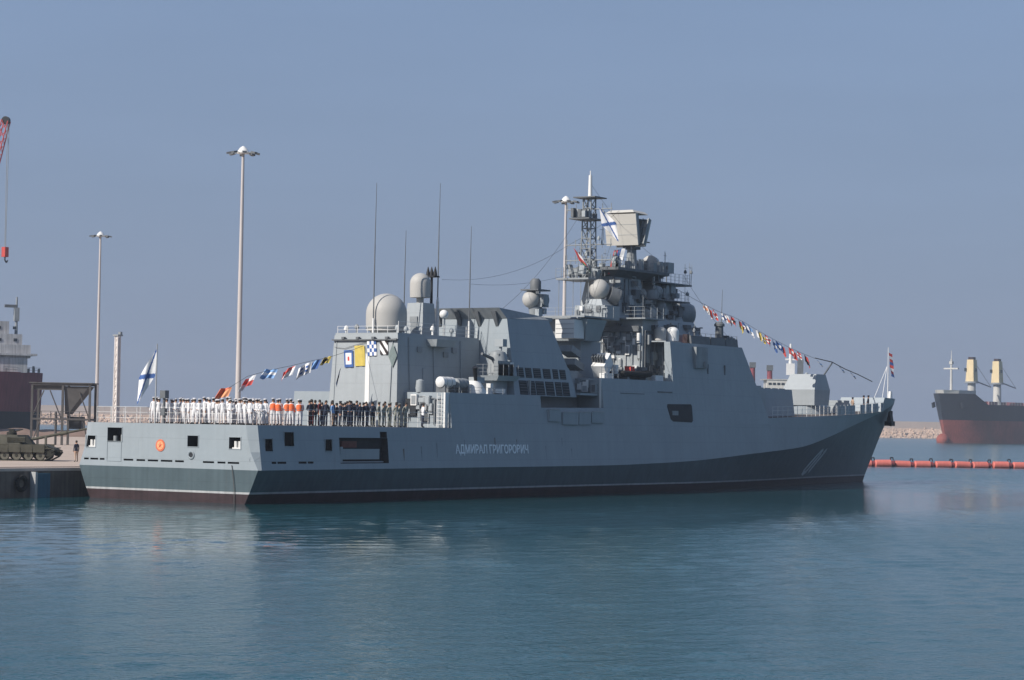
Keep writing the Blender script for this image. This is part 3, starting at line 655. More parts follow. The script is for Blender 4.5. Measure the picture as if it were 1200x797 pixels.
for y in (-4.6, -2.9, -1.0, 1.0):
    MB().hexa([(34.42, y-.12, 13.6), (34.5, y-.12, 13.6), (34.5, y+.12, 13.6), (34.42, y+.12, 13.6), (33.8, y-.22, 14.8), (34.4, y-.22, 14.8), (34.4, y+.22, 14.8), (33.8, y+.22, 14.8)]).build('cap_bracket', M['darkgrey'], cap, smooth=False)
def louvre(x0, x1, z0, z1, parent):
    ya = lambda z: -(6.75-(z-8.04)*.45/2.41)
    b = MB(); b.hexa([(x0, ya(z0)-.03, z0), (x1, ya(z0)-.03, z0), (x1, ya(z0)+.1, z0), (x0, ya(z0)+.1, z0), (x0, ya(z1)-.03, z1), (x1, ya(z1)-.03, z1), (x1, ya(z1)+.1, z1), (x0, ya(z1)+.1, z1)])
    p = b.build('intake_louvre', M['dark'], parent, smooth=False)
    for k in range(5):
        z = z0+(z1-z0)*(k+.5)/5
        MB().box(x0+.03, x1-.03, ya(z)-.06, ya(z)+.02, z-.03, z+.02).build('slat', M['darkgrey'], p, smooth=False)
for x0, x1 in ((34.7, 35.7), (36.0, 36.9), (37.2, 38.3), (38.7, 39.8), (40.2, 41.0), (41.3, 42.2)):
    louvre(x0, x1, 9.5, 10.3, fb); louvre(x0+.1, x1+.25, 8.12, 9.25, fb)
MB().box(36.1, 36.22, -6.82, -6.6, 8.1, 9.3).build('white_stay', M['whiteline'], fb, smooth=False)
# director beside the funnel
def director(x, y, z, s, m1, m2):
    o = MB().cyl((x, y, z), (x, y, z+.9*s), .45*s, .6*s, 14).build('fire_director', m2, ship)
    MB().ball((x-.35*s, y+.2*s, z+1.55*s), .78*s).build('director_dish', m1, o)
    MB().box(x-.2*s, x+.9*s, y-.8*s, y+.5*s, z+.9*s, z+2.0*s).cyl((x+.2*s, y-1.0*s, z+1.5*s), (x+.2*s, y-.7*s, z+1.5*s), .5*s, n=14).build('director_body', m2, o)
    MB().box(x-1.0*s, x+1.0*s, y-.9*s, y+.9*s, z+2.28*s, z+2.4*s).lathe((x, y, z+2.4*s), [(.48*s, 0), (.48*s, .7*s), (.3*s, .95*s)], 14).box(x-.9*s, x-.6*s, y-.9*s, y-.6*s, z+2.0*s, z+2.3*s).build('director_top', M['darkgrey'], o)
    MB().box(x-.5*s, x+.1*s, y-.7*s, y-.3*s, z+.1*s, z+.7*s).box(x+.2*s, x+.6*s, y-.8*s, y-.2*s, z+.3*s, z+.8*s).build('director_box', M['grey'], o, smooth=False)
director(43.0, -2.8, 14.75, .98, M['radome'], M['midgrey'])
MB().box(40.6, 44.5, -3.6, 3.6, 14.42, 14.75).build('director_platform', M['midgrey'], ship, smooth=False)

# ---- platform block between funnel and mast
plat = MB().fr((48.6, 51.0, -4.4, 4.4), 13.0, (47.9, 51.2, -5.0, 5.0), 14.85).build('platform_house', M['grey'], ship, smooth=False)
MB().box(47.5, 52.6, -4.95, 4.95, 14.98, 15.12).box(47.0, 51.0, -4.6, 4.6, 14.84, 14.98).build('upper_platform', M['midgrey'], ship, smooth=False)
rail([(47.6, -4.9, 15.12), (52.5, -4.9, 15.12)], plat, 1.0, 1.2, 3, M['midgrey'])
cb = MB().box(46.6, 48.2, -4.5, -2.6, 13.15, 14.75).build('equipment_cabinet', M['white'], plat, smooth=False)
for k in range(3): MB().box(46.57, 46.62, -4.45, -2.65, 13.55+k*.4, 13.58+k*.4).build('cabinet_seam', M['midgrey'], cb, smooth=False)
MB().box(49.2, 52.6, -3.6, 3.6, 9.74, 13.02).build('midships_house', M['grey'], ship, smooth=False)
for k, (z, l) in enumerate(((9.9, 1.5), (10.9, 1.7), (12.0, 1.3))):
    MB().obox((47.2-.2*k, -4.0, z), (1.6, l, .55), (0, R(18), 0)).build('launcher_box', M['midgrey'], ship, smooth=False)
o = MB().obox((49.0, -5.9, 10.9), (1.9, 1.2, 1.2), (0, R(-38), R(10))).build('decoy_rack', M['white'], ship, smooth=False)
for k in range(5):
    MB().obox((48.35+.0, -6.45+k*.26, 11.35), (.5, .12, .9), (0, R(-38), R(10))).build('rack_tube', M['darkgrey'], o, smooth=False)
MB().cyl((49.2, -5.9, 9.75), (49.1, -5.9, 10.5), .3).build('rack_pedestal', M['grey'], o)
MB().tube([(47.0, -6.9, 7.3), (46.9, -7.0, 9.7)], .09, 6).build('stanchion', M['white'], ship)
clutter(46.5, -7.1, -4.9, 8.45, 9.7, 9, 4, hC, 11)
b = MB().box(46.4, 46.6, -7.35, -7.2, 7.2, 9.75); b.build('bulkhead_edge', M['white'], hC, smooth=False)

# ---- mast base house and tower
mb = MB().box(58.2, 60.9, -4.6, 4.6, 9.74, 15.3).build('mast_house', M['grey'], ship, smooth=False)
MB().box(57.4, 61.0, -5.3, 5.3, 15.3, 15.42).build('mast_gallery', M['midgrey'], mb, smooth=False)
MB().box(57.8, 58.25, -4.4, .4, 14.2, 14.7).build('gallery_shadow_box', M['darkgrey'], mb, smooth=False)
clutter(58.2, -4.5, 1.5, 10.0, 15.0, 40, 22, mb, 5)
clutter(60.8, -6.2, -4.7, 10.0, 13.0, 6, 3, mb, 6)
rail([(57.45, -5.2, 15.42), (57.45, 5.2, 15.42)], mb, 1.0, 1.0, 3, M['grey'])
rail([(57.45, -5.2, 15.42), (60.9, -5.2, 15.42)], mb, 1.0, 1.0, 3, M['grey'])
b = MB().fr((57.6, 64.0, -1.9, 1.9), 15.4, (58.4, 63.2, -1.35, 1.35), 19.7)
tower = b.build('mast_tower', M['grey'], ship, smooth=False)
MB().cyl((57.75, -1.95, 15.4), (58.35, -1.4, 19.7), .10, n=8).build('cable_trunk', M['darkgrey'], tower)
for z in (16.7, 18.1): MB().box(57.7+(z-15.4)*.18, 63.6, -1.95+(z-15.4)*.12, -1.70+(z-15.4)*.12, z, z+.06).build('tower_seam', M['midgrey'], tower, smooth=False)
MB().box(57.2, 66.6, -2.6, 2.6, 19.75, 20.0).fr((58.4, 66, -1.4, 1.4), 19.2, (57.4, 66.4, -2.4, 2.4), 19.76).build('top_platform', M['darkgrey'], tower, smooth=False)
rail([(57.3, -2.5, 20.0), (66.5, -2.5, 20.0)], tower, .95, .9, 3, M['midgrey']); rail([(57.3, -2.5, 20.0), (57.3, 2.5, 20.0)], tower, .95, .9, 3, M['midgrey'])
clutter(57.75, -1.6, 1.6, 15.6, 17.4, 6, 4, tower, 8)
for i in range(14):
    x = random.uniform(57.6, 66.2); y = random.choice([-2.4, -2.0, 2.2]); h_ = random.uniform(.3, 1.1)
    MB().box(x, x+random.uniform(.2, .7), y, y+.4, 20.0, 20.0+h_).build('mast_equipment', M[random.choice(['grey', 'midgrey', 'darkgrey'])], tower, smooth=False)
# sphere director on the aft side of the tower
o = MB().box(54.4, 57.0, -2.9, .2, 15.12, 16.4).fr((54.8, 56.8, -2.4, -.4), 16.4, (55.2, 56.6, -2.0, -.8), 17.0).build('director_house', M['grey'], ship, smooth=False)
clutter(54.4, -2.8, .1, 15.2, 16.4, 5, 2, o, 9)
MB().ball((55.9, -1.4, 17.9), .92, 22, 12).build('director_ball', M['radome'], o)
MB().cyl((56.5, -2.1, 17.5), (57.1, -2.7, 17.2), .75, n=16).build('director_drum', M['darkgrey'], o)
# yard platform and lattice topmast
yp = MB().box(54.6, 58.2, -1.0, 2.4, 18.75, 18.9).build('yard_platform', M['midgrey'], ship, smooth=False)
rail([(54.6, -1.0, 18.9), (54.6, 2.4, 18.9)], yp, .9, .6, 3, M['midgrey']); rail([(54.6, -1.0, 18.9), (57.5, -1.0, 18.9)], yp, .9, .6, 3, M['midgrey'])
for i in range(10):
    x, y = random.uniform(54.6, 57), random.uniform(-1, 2.2); MB().obox((x, y, 19.2+random.uniform(0, .5)), (random.uniform(.2, .7), random.uniform(.2, .7), random.uniform(.4, 1.0)), (random.uniform(-.5, .5), 0, 0)).build('antenna_unit', M[random.choice(['grey', 'midgrey', 'darkgrey'])], yp, smooth=False)
b = MB()
for y in (-.8, 0, .8, 1.6, 2.3): b.cyl((55, y, 15.15), (55, y, 18.75), .03, n=5)
b.build('platform_strut', M['midgrey'], yp)
def wire(a, c, sag, parent, rr=.014, n=14):
    a, c = Vector(a), Vector(c); pts = []
    for i in range(n+1):
        t = i/n; p = a.lerp(c, t); p.z -= sag*4*t*(1-t); pts.append(p)
    return MB().tube(pts, rr, 4).build('antenna_wire', M['wire'], parent), pts
def lattice(name, c0, c1, w0, w1, z0, z1, nseg, m, parent, rr=.055):
    b = MB()
    def corner(k, t):
        cx = c0[0]+(c1[0]-c0[0])*t; cy = c0[1]+(c1[1]-c0[1])*t; ww = w0+(w1-w0)*t; sx, sy = ((-1, -1), (1, -1), (1, 1), (-1, 1))[k]
        return Vector((cx+sx*ww/2, cy+sy*ww/2, z0+(z1-z0)*t))
    for k in range(4):
        b.cyl(corner(k, 0), corner(k, 1), rr, rr, 6)
        for i in range(nseg):
            t0, t1 = i/nseg, (i+1)/nseg
            b.cyl(corner(k, t0), corner((k+1) % 4, t1), rr*.6, rr*.6, 5); b.cyl(corner(k, t1), corner((k+1) % 4, t1), rr*.6, rr*.6, 5)
    return b.build(name, m, parent)
tm = lattice('lattice_topmast', (56.7, .3), (56.6, .2), 1.05, .8, 18.9, 26.2, 8, M['midgrey'], ship, .07)
MB().box(55.7, 57.8, -.9, 1.4, 26.2, 26.3).build('topmast_platform', M['darkgrey'], tm, smooth=False)
MB().box(54.9, 57.7, -.8, 1.3, 24.2, 24.32).build('topmast_platform', M['darkgrey'], tm, smooth=False)
MB().cyl((56.7, .2, 26.3), (56.7, .2, 28.3), .2, .15, 10).cyl((56.7, .2, 28.3), (56.7, .2, 28.7), .05, n=6).build('topmast_pole', M['white'], tm)
for i in range(16):
    z = random.choice([24.4, 24.4, 22.5, 21, 20]); x, y = 56.4+random.uniform(-1.3, .8), .2+random.uniform(-.8, .8)
    MB().box(x, x+random.uniform(.15, .5), y, y+random.uniform(.15, .5), z, z+random.uniform(.3, .9)).build('antenna_unit', M[random.choice(['grey', 'midgrey', 'darkgrey'])], tm, smooth=False)
for z in (20.6, 22.0, 25.2):
    yd = MB().cyl((56.6, -2.2, z), (56.6, 2.6, z), .05, n=5).build('yardarm', M['midgrey'], tm)
    for y in (-2.1, -1.2, 1.6, 2.5): MB().cyl((56.6, y, z-.3), (56.6, y, z+.5), .04, n=5).build('antenna_rod', M['midgrey'], tm)
# big air search radar
px, pz = 64.0, 20.0
ped = MB().cyl((px, 0, pz), (px, 0, pz+2.2), .55, .42, 14).box(px-.9, px+.9, -.9, .9, pz, pz+.5).build('radar_pedestal', M['midgrey'], ship)
def radar_panel(c, yaw, pitch, w_, h_, t_, parent, name):
    e = Matrix.Translation(c) @ Matrix.Rotation(yaw, 4, 'Z') @ Matrix.Rotation(pitch, 4, 'Y')
    o = MB().box(-t_/2, t_/2, -w_/2, w_/2, -h_/2, h_/2).build(name, M['panel'], parent, smooth=False); o.matrix_local = e
    b = MB()
    for k in range(6): b.box(t_/2, t_/2+.35, -w_/2+k*w_/5-.05*(k == 5), -w_/2+k*w_/5+.05, -h_/2+.05, h_/2-.05)
    for k in range(4): b.cyl((t_/2+.3, -w_/2, -h_/2+.2+k*(h_-.4)/3), (t_/2+.3, w_/2, -h_/2+.2+k*(h_-.4)/3), .06, n=5)
    b.build('panel_frame', M['midgrey'], o, smooth=False)
    b = MB()
    for k in (2, 4): b.box(-t_/2-.02, -t_/2+.01, -w_/2, w_/2, -h_/2+k*h_/6-.012, -h_/2+k*h_/6+.012)
    b.build('panel_rib', M['grey'], o, smooth=False)
    return o
radar_panel(Vector((62.6, .3, 23.85)), R(2), R(-12), 3.3, 2.9, .22, ped, 'radar_antenna')
radar_panel(Vector((64.1, -.15, 23.6)), R(178), R(-20), 3.1, 2.7, .22, ped, 'radar_antenna')
MB().hexa([(62.2, -1.2, 25.4), (64.6, -1.4, 25.3), (64.6, 1.3, 25.3), (62.2, 1.8, 25.4), (62.5, -.9, 25.65), (64.4, -1.1, 25.55), (64.4, 1.1, 25.55), (62.5, 1.5, 25.65)]).build('radar_hood', M['panel'], ped, smooth=False)
b = MB()
for y in (-1.2, 0, 1.2):
    b.cyl((64.0, y*.3, 22.1), (62.7, y, 24.8), .07, n=6); b.cyl((64, y*.3, 22.1), (65.3, y, 24.8), .07, n=6); b.cyl((62.7, y, 24.8), (65.3, y, 24.8), .06, n=6); b.cyl((62.9, y, 22.8), (65.2, y, 22.8), .06, n=6)
b.box(63.4, 64.6, -.6, .6, 22.1, 23.4); b.build('radar_truss', M['darkgrey'], ped)
MB().cyl((62.3, .4, 20.0), (62.3, .4, 21.8), .18).ball((62.3, .4, 21.5), .42).build('navigation_antenna', M['midgrey'], tower)
# ---- forward tower over the bridge
ft = MB().fr((61.0, 72.5, -3.8, 3.8), 13.31, (62.5, 70.8, -2.9, 2.9), 15.6).fr((63.0, 70.0, -2.3, 2.3), 15.6, (64.5, 69.3, -1.9, 1.9), 17.4).fr((65.0, 69.0, -1.8, 1.8), 17.4, (65.6, 68.6, -1.6, 1.6), 19.0).build('forward_tower', M['grey'], ship, smooth=False)
MB().box(64.6, 71.0, -2.6, 2.6, 19.0, 19.15).build('tower_platform', M['darkgrey'], ft, smooth=False)
rail([(64.7, -2.5, 19.15), (71, -2.5, 19.15)], ft, .9, .8, 3, M['midgrey']); rail([(64.7, -2.5, 19.15), (64.7, 2.5, 19.15)], ft, .9, .8, 3, M['midgrey'])
o = MB().cyl((68.6, 0, 19.15), (68.6, 0, 20.0), .6, .5).box(67.9, 69.4, -.9, .9, 19.9, 20.6).build('tracking_radar', M['midgrey'], ship)
MB().lathe((67.4, .1, 20.9), [(.2, .25), (.75, .05), (.95, 0), (.95, -.5), (.5, -.85)], 20, (-1, .1, .25)).build('tracking_dish', M['radome'], o)
MB().box(68.6, 69.8, -1.3, -.8, 20.2, 21.2).box(69.0, 70.2, .6, 1.2, 20.2, 21.0).box(67.4, 68.0, -1.2, -.8, 19.6, 20.2).build('tracking_box', M['grey'], o, smooth=False)
MB().obox((66.2, .8, 21.2), (.5, 1.6, .25), (.5, .3, 0)).cyl((66.3, .8, 19.1), (66.3, .8, 21.1), .2).obox((65.8, 0, 20.5), (.4, 1.2, .2), (-.4, .3, 0)).build('jammer_antenna', M['midgrey'], ft)
for i, (x, y, z) in enumerate(((64.0, -2.2, 17.5), (63.2, -1.4, 17.6), (63.6, -2.3, 16.0), (64.6, -2.3, 17.9), (63.0, -2.5, 15.8), (64.9, -2.5, 16.6))):
    q = MB().cyl((x+.4, y, z-.5), (x+.4, y, z), .25).lathe((x, y, z+.3), [(.15, .2), (.55, 0), (.6, -.3), (.3, -.7)], 16, (-1, -.25, .1)).build('jammer_dome', M[('grey', 'radome', 'midgrey')[i % 3]], ft)
clutter(64.7, -2.5, 2.3, 17.5, 19.9, 10, 3, ft, 21); clutter(63.2, -2.8, 1, 15.6, 17.3, 12, 6, ft, 22); clutter(61.6, -3.6, 1, 13.4, 15.6, 14, 8, ft, 23)
clutter_side(-1.8, 64.8, 69.2, 17.3, 19.0, 10, 5, ft, 51); clutter_side(-2.3, 63.0, 69.6, 15.5, 17.3, 14, 6, ft, 52); clutter_side(-3.2, 61.2, 71.5, 13.4, 15.5, 16, 8, ft, 53)
clutter_side(-1.75, 58.2, 63.0, 15.6, 19.4, 12, 8, tower, 54); clutter_side(-4.6, 58.3, 60.8, 10.0, 15.0, 10, 5, mb, 55)
MB().box(63.4, 69.6, -3.2, -1.9, 17.35, 17.45).build('tower_gallery', M['darkgrey'], ft, smooth=False); rail([(63.5, -3.1, 17.45), (69.5, -3.1, 17.45)], ft, .9, .8, 3, M['midgrey'])
o = MB().cyl((74.2, 0, 13.3), (74.2, 0, 15.7), .8, .6, 14).build('surface_radar', M['midgrey'], ship)
MB().lathe((73.6, .3, 16.6), [(.3, -.2), (1.15, 0), (1.15, .9), (.9, 1.5), (.35, 1.7)], 22, (.75, -.55, 0)).lathe((72.9, .9, 16.6), [(.9, 0), (1.1, .4), (1.0, .8)], 20, (.75, -.55, 0)).build('surface_dish', M['midgrey'], o)
MB().fr((73.0, 75.2, -.9, .9), 15.2, (73.3, 75.0, -.6, .6), 15.8).build('radar_turntable', M['darkgrey'], o, smooth=False)
# white radomes on the wing
for x, y, rr, z, m in ((61.2, -6.0, .58, 13.45, 'white'), (60.0, -5.4, .55, 13.45, 'radome')):
    q = MB().dome((x, y, z), rr, .85, 24, 8, squash=.75).build('white_radome', M[m], ship)
    MB().cyl((x, y, 13.28), (x, y, z+.02), rr*.75).build('radome_base', M['midgrey'], q)
MB().box(58.9, 61.8, -6.6, -4.6, 13.29, 13.4).build('radome_platform', M['grey'], fwd, smooth=False)
# bridge-top bulwark and gear
b = MB()
for a, c in ((63.2, 66.9), (67.1, 70.0), (70.1, 72.6)): b.hexa([(a, -side(a, 13.3)+.15, 13.3), (c, -side(c, 13.3)+.15, 13.3), (c, -side(c, 13.3)+.3, 13.3), (a, -side(a, 13.3)+.3, 13.3), (a, -side(a, 13.3)+.25, 14.05), (c, -side(c, 13.3)+.25, 14.05), (c, -side(c, 13.3)+.4, 14.05), (a, -side(a, 13.3)+.4, 14.05)])
b.build('bridge_bulwark', M['darkgrey'], fwd, smooth=False)  # dark grey colour stands for the shade on these panels
MB().cyl((70.4, -5.9, 13.3), (70.4, -5.9, 15.2), .42, .38, 12).lathe((70.4, -5.9, 15.2), [(.5, 0), (.5, .2), (.3, .4)], 12).build('optical_sight', M['darkgrey'], fwd)
for x, h_, m in ((64, .9, 'boot'), (65, .7, 'red'), (66.2, .5, 'white'), (68.2, .8, 'midgrey'), (69.3, .5, 'white'), (71.8, 1.1, 'darkgrey'), (72.6, 1.0, 'grey'), (73.0, .9, 'darkgrey')):
    MB().box(x, x+.45, -6.0, -5.5, 13.3, 13.3+h_).build('bridge_equipment', M[m], fwd, smooth=False)
rail([(63.3, -6.6, 13.3), (73.0, -6.4, 13.3)], fwd, 1.05, 1.1, 3, M['darkgrey'])
b = MB().box(63.5, 73.0, -5.2, 5.2, 13.29, 14.15); b.build('pilot_house_roof', M['midgrey'], fwd, smooth=False)
whip(83, .5, 14.0, 19.5, .5)
MB().cyl((72.5, 1.0, 18.6), (72.5, 1.0, 21.5), .06, n=5).ball((72.5, 1.0, 21.3), .22).box(72.3, 72.8, .6, 1.4, 19.4, 19.5).cyl((72.3, 1, 16.6), (72.5, 1, 18.7), .06).build('anemometer', M['midgrey'], ship)
rdm = random.Random(77)
for i in range(46):
    x, y, z = rdm.choice([(57.3, -2.5, 20.0), (60, -2.5, 20.0), (62.5, 2.3, 20), (66.3, -2.4, 20), (55.0, -.9, 18.9), (54.7, 1.4, 18.9), (56.6, -1.2, 22.0), (56.6, 1.3, 20.6), (65, -2.4, 19.15), (70.8, -2.3, 19.15), (63.6, -3.0, 17.45), (69.4, -3.0, 17.45), (57.5, -5.0, 15.42), (48.2, -4.7, 15.12), (51.8, -4.6, 15.12), (66, -5.8, 13.3), (72, -5.5, 14.1)])
    x += rdm.uniform(-.5, .7); y += rdm.uniform(-.15, .3); h_ = rdm.uniform(.6, 2.2)
    q = MB().cyl((x, y, z), (x+rdm.uniform(-.08, .08), y+rdm.uniform(-.08, .08), z+h_), .03, .02, 5)
    if rdm.random() < .5: q.cyl((x-.3, y, z+h_*.8), (x+.3, y, z+h_*.8), .022, n=4)
    if rdm.random() < .35: q.lathe((x, y, z+h_*.55), [(.12, 0), (.16, .15), (.08, .34)], 8)
    q.build('antenna_rod', M[rdm.choice(['grey', 'midgrey', 'darkgrey'])], ship)
wire((56.7, .2, 26.3), (40.5, 0, 14.7), 1.2, ship); wire((56.6, -2.1, 22.0), (48, -4.9, 15.2), .2, ship); wire((56.6, 2.4, 22), (62.3, .4, 25.6), .2, ship); wire((58, -2.5, 20), (61.2, -6, 14.9), .2, ship); wire((70.5, -2, 20), (73, -5.6, 14.2), .3, ship); wire((56.7, .2, 27.6), (68.6, 0, 21.6), .6, ship)
# fittings on the hangar and house sides
hs = lambda z: -(3.35-.3*(z-5.3)/7.15)
for x, z0, z1 in ((24.3, 8.2, 12.3), (27.6, 8.2, 12.2), (31.4, 8.2, 12.3)):
    MB().tube([(x, hs(z0)-.06, z0), (x, hs(z1)-.06, z1)], .045, 6).build('pipe', M['grey'], hangar)
for x, z in ((25.4, 11.2), (29.0, 10.9), (30.2, 11.3)):
    MB().box(x, x+.6, hs(z)-.10, hs(z)+.1, z, z+.42).build('vent_box', M['midgrey'], hangar, smooth=False)
MB().box(26.1, 26.9, hs(8.9)-.05, hs(8.9)+.15, 8.08, 9.95).build('side_door', M['grey'], hangar, smooth=False)
M['rust'] = mat('rust_run', (.15, .125, .11), .8, .3, 5)
M['rustlight'] = mat('dirt_run', (.20, .225, .24), .7, .2, 5)
sidey = lambda z: -(8.05-(z-2.3)*.0984)
rdm = random.Random(9)
def run(x, z, l, w_, m):
    b = MB(); k = 6
    for i in range(k):
        za, zb = z-l*i/k, z-l*(i+1)/k; wa, wb = w_*(1-.8*i/k), w_*(1-.8*(i+1)/k); xo = rdm.uniform(-.01, .01)
        f_ = sidey
        b.add([(x-wa, f_(za)-.012, za), (x+wa, f_(za)-.012, za), (x+wb+xo, f_(zb)-.012, zb), (x-wb+xo, f_(zb)-.012, zb)], [(0, 1, 2, 3)])
    b.build('dirt_run', m, hull, smooth=False)
for x in [17.2+i*2.45+rdm.uniform(-.9, .9) for i in range(17)]:
    run(x, rdm.uniform(3.6, 5.1), rdm.uniform(.5, 1.25), rdm.uniform(.03, .09), M[rdm.choice(['rustlight', 'rustlight', 'rust'])])
# ---- forecastle
vls = MB().fr((83.5, 91.5, -3.6, 3.6), 6.7, (84.2, 91.3, -3.3, 3.3), 9.7).build('missile_house', M['hull'], ship, smooth=False)
for i in range(4):
    for sgn in (-1, 1):
        MB().box(84.6+i*1.6, 85.9+i*1.6, sgn*1.6-1.2, sgn*1.6+1.2, 9.7, 9.8).build('launcher_hatch', M['midgrey'], vls, smooth=False)
MB().box(80.3, 82.9, -4.6, -3.0, 6.7, 9.2).box(80.8, 82.2, -4.4, -3.2, 9.2, 9.9).build('forward_locker', M['grey'], ship, smooth=False)
clutter(83.6, -3.4, 3, 6.9, 9.4, 8, 4, vls, 31)
rb = MB().cyl((95.0, 0, 6.9), (95.0, 0, 7.9), .9, .8, 16).build('rocket_launcher', M['midgrey'], ship)
b = MB()
for k in range(10):
    t = math.pi*(k/9)*1.6-.9; b.cyl((94.4, .75*math.cos(t), 8.4+.6*math.sin(t)), (96.2, .75*math.cos(t), 8.6+.6*math.sin(t)), .15, n=10)
b.build('rocket_tubes', M['darkgrey'], rb)
gb = MB().lathe((102.2, 0, 7.2), [(2.3, 0), (2.3, .9), (2.1, 1.05)], 28).build('gun_barbette', M['hull'], ship)
b = MB()
def gp(f): return [(x, y, z) for x, y, z in f]
# faceted turret: octagonal shell
lower = [(99.9, -1.75), (103.2, -1.85), (104.8, -1.0), (104.8, 1.0), (103.2, 1.85), (99.9, 1.75)]
mid = [(99.7, -1.85), (103.3, -1.95), (105.2, -.9), (105.2, .9), (103.3, 1.95), (99.7, 1.85)]
top = [(100.8, -1.5), (103.0, -1.55), (104.2, -.7), (104.2, .7), (103.0, 1.55), (100.8, 1.5)]
b.poly(lower, 8.25, mid, 9.9); b.poly(mid, 9.901, top, 11.55)
gt = b.build('gun_turret', M['grey'], ship, smooth=False)
MB().cyl((104.4, 0, 10.6), (105.2, 0, 11.15), .28, .22, 12).cyl((105.2, 0, 11.15), (107.9, 0, 12.95), .11, .085, 10).build('gun_barrel', M['darkgrey'], gt)
MB().lathe((102.0, .2, 11.5), [(.2, 0), (.2, .15), (.08, .25)], 10).build('turret_vent', M['grey'], gt)
# bow rails with canvas, bulwark gear, anchor
def deck_edge(x): return smooth_tab(WD, x)-.12
for sg in (-1, 1):
    pts = [(x, sg*deck_edge(x), zdeck(x)) for x in (79, 84, 89, 94, 98, 102, 106, 109, 112, 115.8)]
    rail(pts, ship, 1.1, 1.3, 3)
    b = MB()
    for xa, xb in ((97.2, 99.6), (100.0, 103.4), (105.5, 107.4), (107.9, 110.2), (110.8, 113.4), (114.7, 115.8)):
        ya, yb = sg*(deck_edge(xa)-.02), sg*(deck_edge(xb)-.02)
        MB().hexa([(xa, ya, zdeck(xa)+.05), (xb, yb, zdeck(xb)+.05), (xb, yb-.03*sg, zdeck(xb)+.05), (xa, ya-.03*sg, zdeck(xa)+.05), (xa, ya, zdeck(xa)+1.0), (xb, yb, zdeck(xb)+1.0), (xb, yb-.03*sg, zdeck(xb)+1.0), (xa, ya-.03*sg, zdeck(xa)+1.0)]).build('canvas_dodger', M['grey'], ship, smooth=False)
MB().cyl((110, -.8, 7.5), (110, -.8, 8.6), .5, .4, 14).cyl((110, .8, 7.5), (110, .8, 8.6), .5, .4, 14).build('anchor_windlass', M['midgrey'], ship)
MB().box(107.8, 109.2, -1.5, 1.2, 7.5, 8.9).build('breakwater_locker', M['grey'], ship, smooth=False)
# anchor hung at the starboard bow: shank, crown and flukes
ay = lambda x, z: on_side(x, z)
b = MB(); ax, az = 121.2, 6.9
b.tube([(ax+.35, -1.0, az+.75), (ax-.1, -1.15, az-.1)], .16, 8); b.tube([(ax-.75, -1.35, az-.15), (ax-.1, -1.2, az-.35), (ax+.45, -.95, az-.2)], .2, 8)
b.fr((ax-1.0, ax-.6, -1.6, -1.15), az-.2, (ax-.75, ax-.6, -1.4, -1.25), az+.75); b.fr((ax+.3, ax+.65, -1.15, -.75), az-.25, (ax+.5, ax+.6, -1.0, -.85), az+.65)
b.box(ax-.6, ax+.3, -1.4, -.8, az-.5, az-.1)
b.v = [(ax+(x-ax)*1.3, -1.1+(y+1.1)*1.3, az+(z-az)*1.3) for x, y, z in b.v]; b.build('anchor', M['black'], hull)
jk = MB().cyl((122.9, 0, 9.3), (122.9, 0, 15.2), .06, .035, 8).cyl((120.2, -.5, 9.3), (122.6, 0, 13.0), .035, n=6).cyl((120.2, .5, 9.3), (122.6, 0, 13.0), .035, n=6).build('jack_staff', M['white'], ship)
MB().cyl((123.6, 0, 9.3), (123.6, 0, 10.2), .28, .2, 10).build('bow_light', M['white'], ship)
es = MB().cyl((.25, 1.35, 5.35), (.15, 1.2, 10.9), .06, .035, 8).build('ensign_staff', M['whiteline'], ship)
MB().tube([(.35, .62, 5.35), (.35, .62, 7.3)], .10, 8).box(.15, .55, .38, .86, 7.1, 7.65).box(.2, .5, .45, .8, 5.9, 6.4).build('stern_lamp_post', M['darkgrey'], ship)
# antenna wires
wire((33, -.1, 17.4), (56.6, 2.4, 22.0), 1.0, ship)
wire((33.5, -2.6, 17), (56.6, -2.0, 20.6), .8, ship)

# ================================================================== small boat on the midships deckhouse
bt = thing('inflatable_boat', 'black inflatable boat stowed on the deckhouse edge below the mast', 'boat', (53.2, -6.35, 9.78))
b = MB(); pts = [(-2.7, -.75, .45), (1.2, -.8, .45), (2.5, -.45, .55), (2.9, 0, .62), (2.5, .45, .55), (1.2, .8, .45), (-2.7, .75, .45)]
for a, c in zip(pts[:-1], pts[1:]): b.cyl(a, c, .27, .27, 10)
for p in pts: b.ball(p, .27, 10, 6)
b.build('tube', M['rubber'], bt)
MB().hexa([(-2.6, -.6, .2), (2.2, -.25, .2), (2.2, .25, .2), (-2.6, .6, .2), (-2.6, -.7, .5), (2.4, -.4, .5), (2.4, .4, .5), (-2.6, .7, .5)]).build('floor', M['darkgrey'], bt, smooth=False)
MB().box(-.6, .1, -.3, .3, .45, 1.15).build('console', M['red'], bt, smooth=False)
MB().box(-3.0, -2.6, -.25, .25, .4, 1.2).build('outboard_motor', M['white'], bt, smooth=False)
MB().box(-2.0, -1.7, -.8, .8, -.03, .25).build('chock', M['midgrey'], bt, smooth=False)
MB().box(1.2, 1.5, -.8, .8, -.03, .25).build('chock', M['midgrey'], bt, smooth=False)
# deck gear beside the boat
for x, y, s_, m_ in ((48.6, -6.6, (1.6, .5, .45), 'white'), (57.2, -6.7, (1.4, .5, .5), 'white'), (50.0, -5.4, (.8, .6, .9), 'red'), (56.4, -5.6, (.9, .6, 1.2), 'darkgrey')):
    MB().obox((x, y, 9.75+s_[2]/2), s_).build('deck_locker', M[m_], hC, smooth=False)
rail([(46.8, -7.15, 9.75), (49.6, -7.15, 9.75)], hC, .95, .9, 3, M['midgrey'])

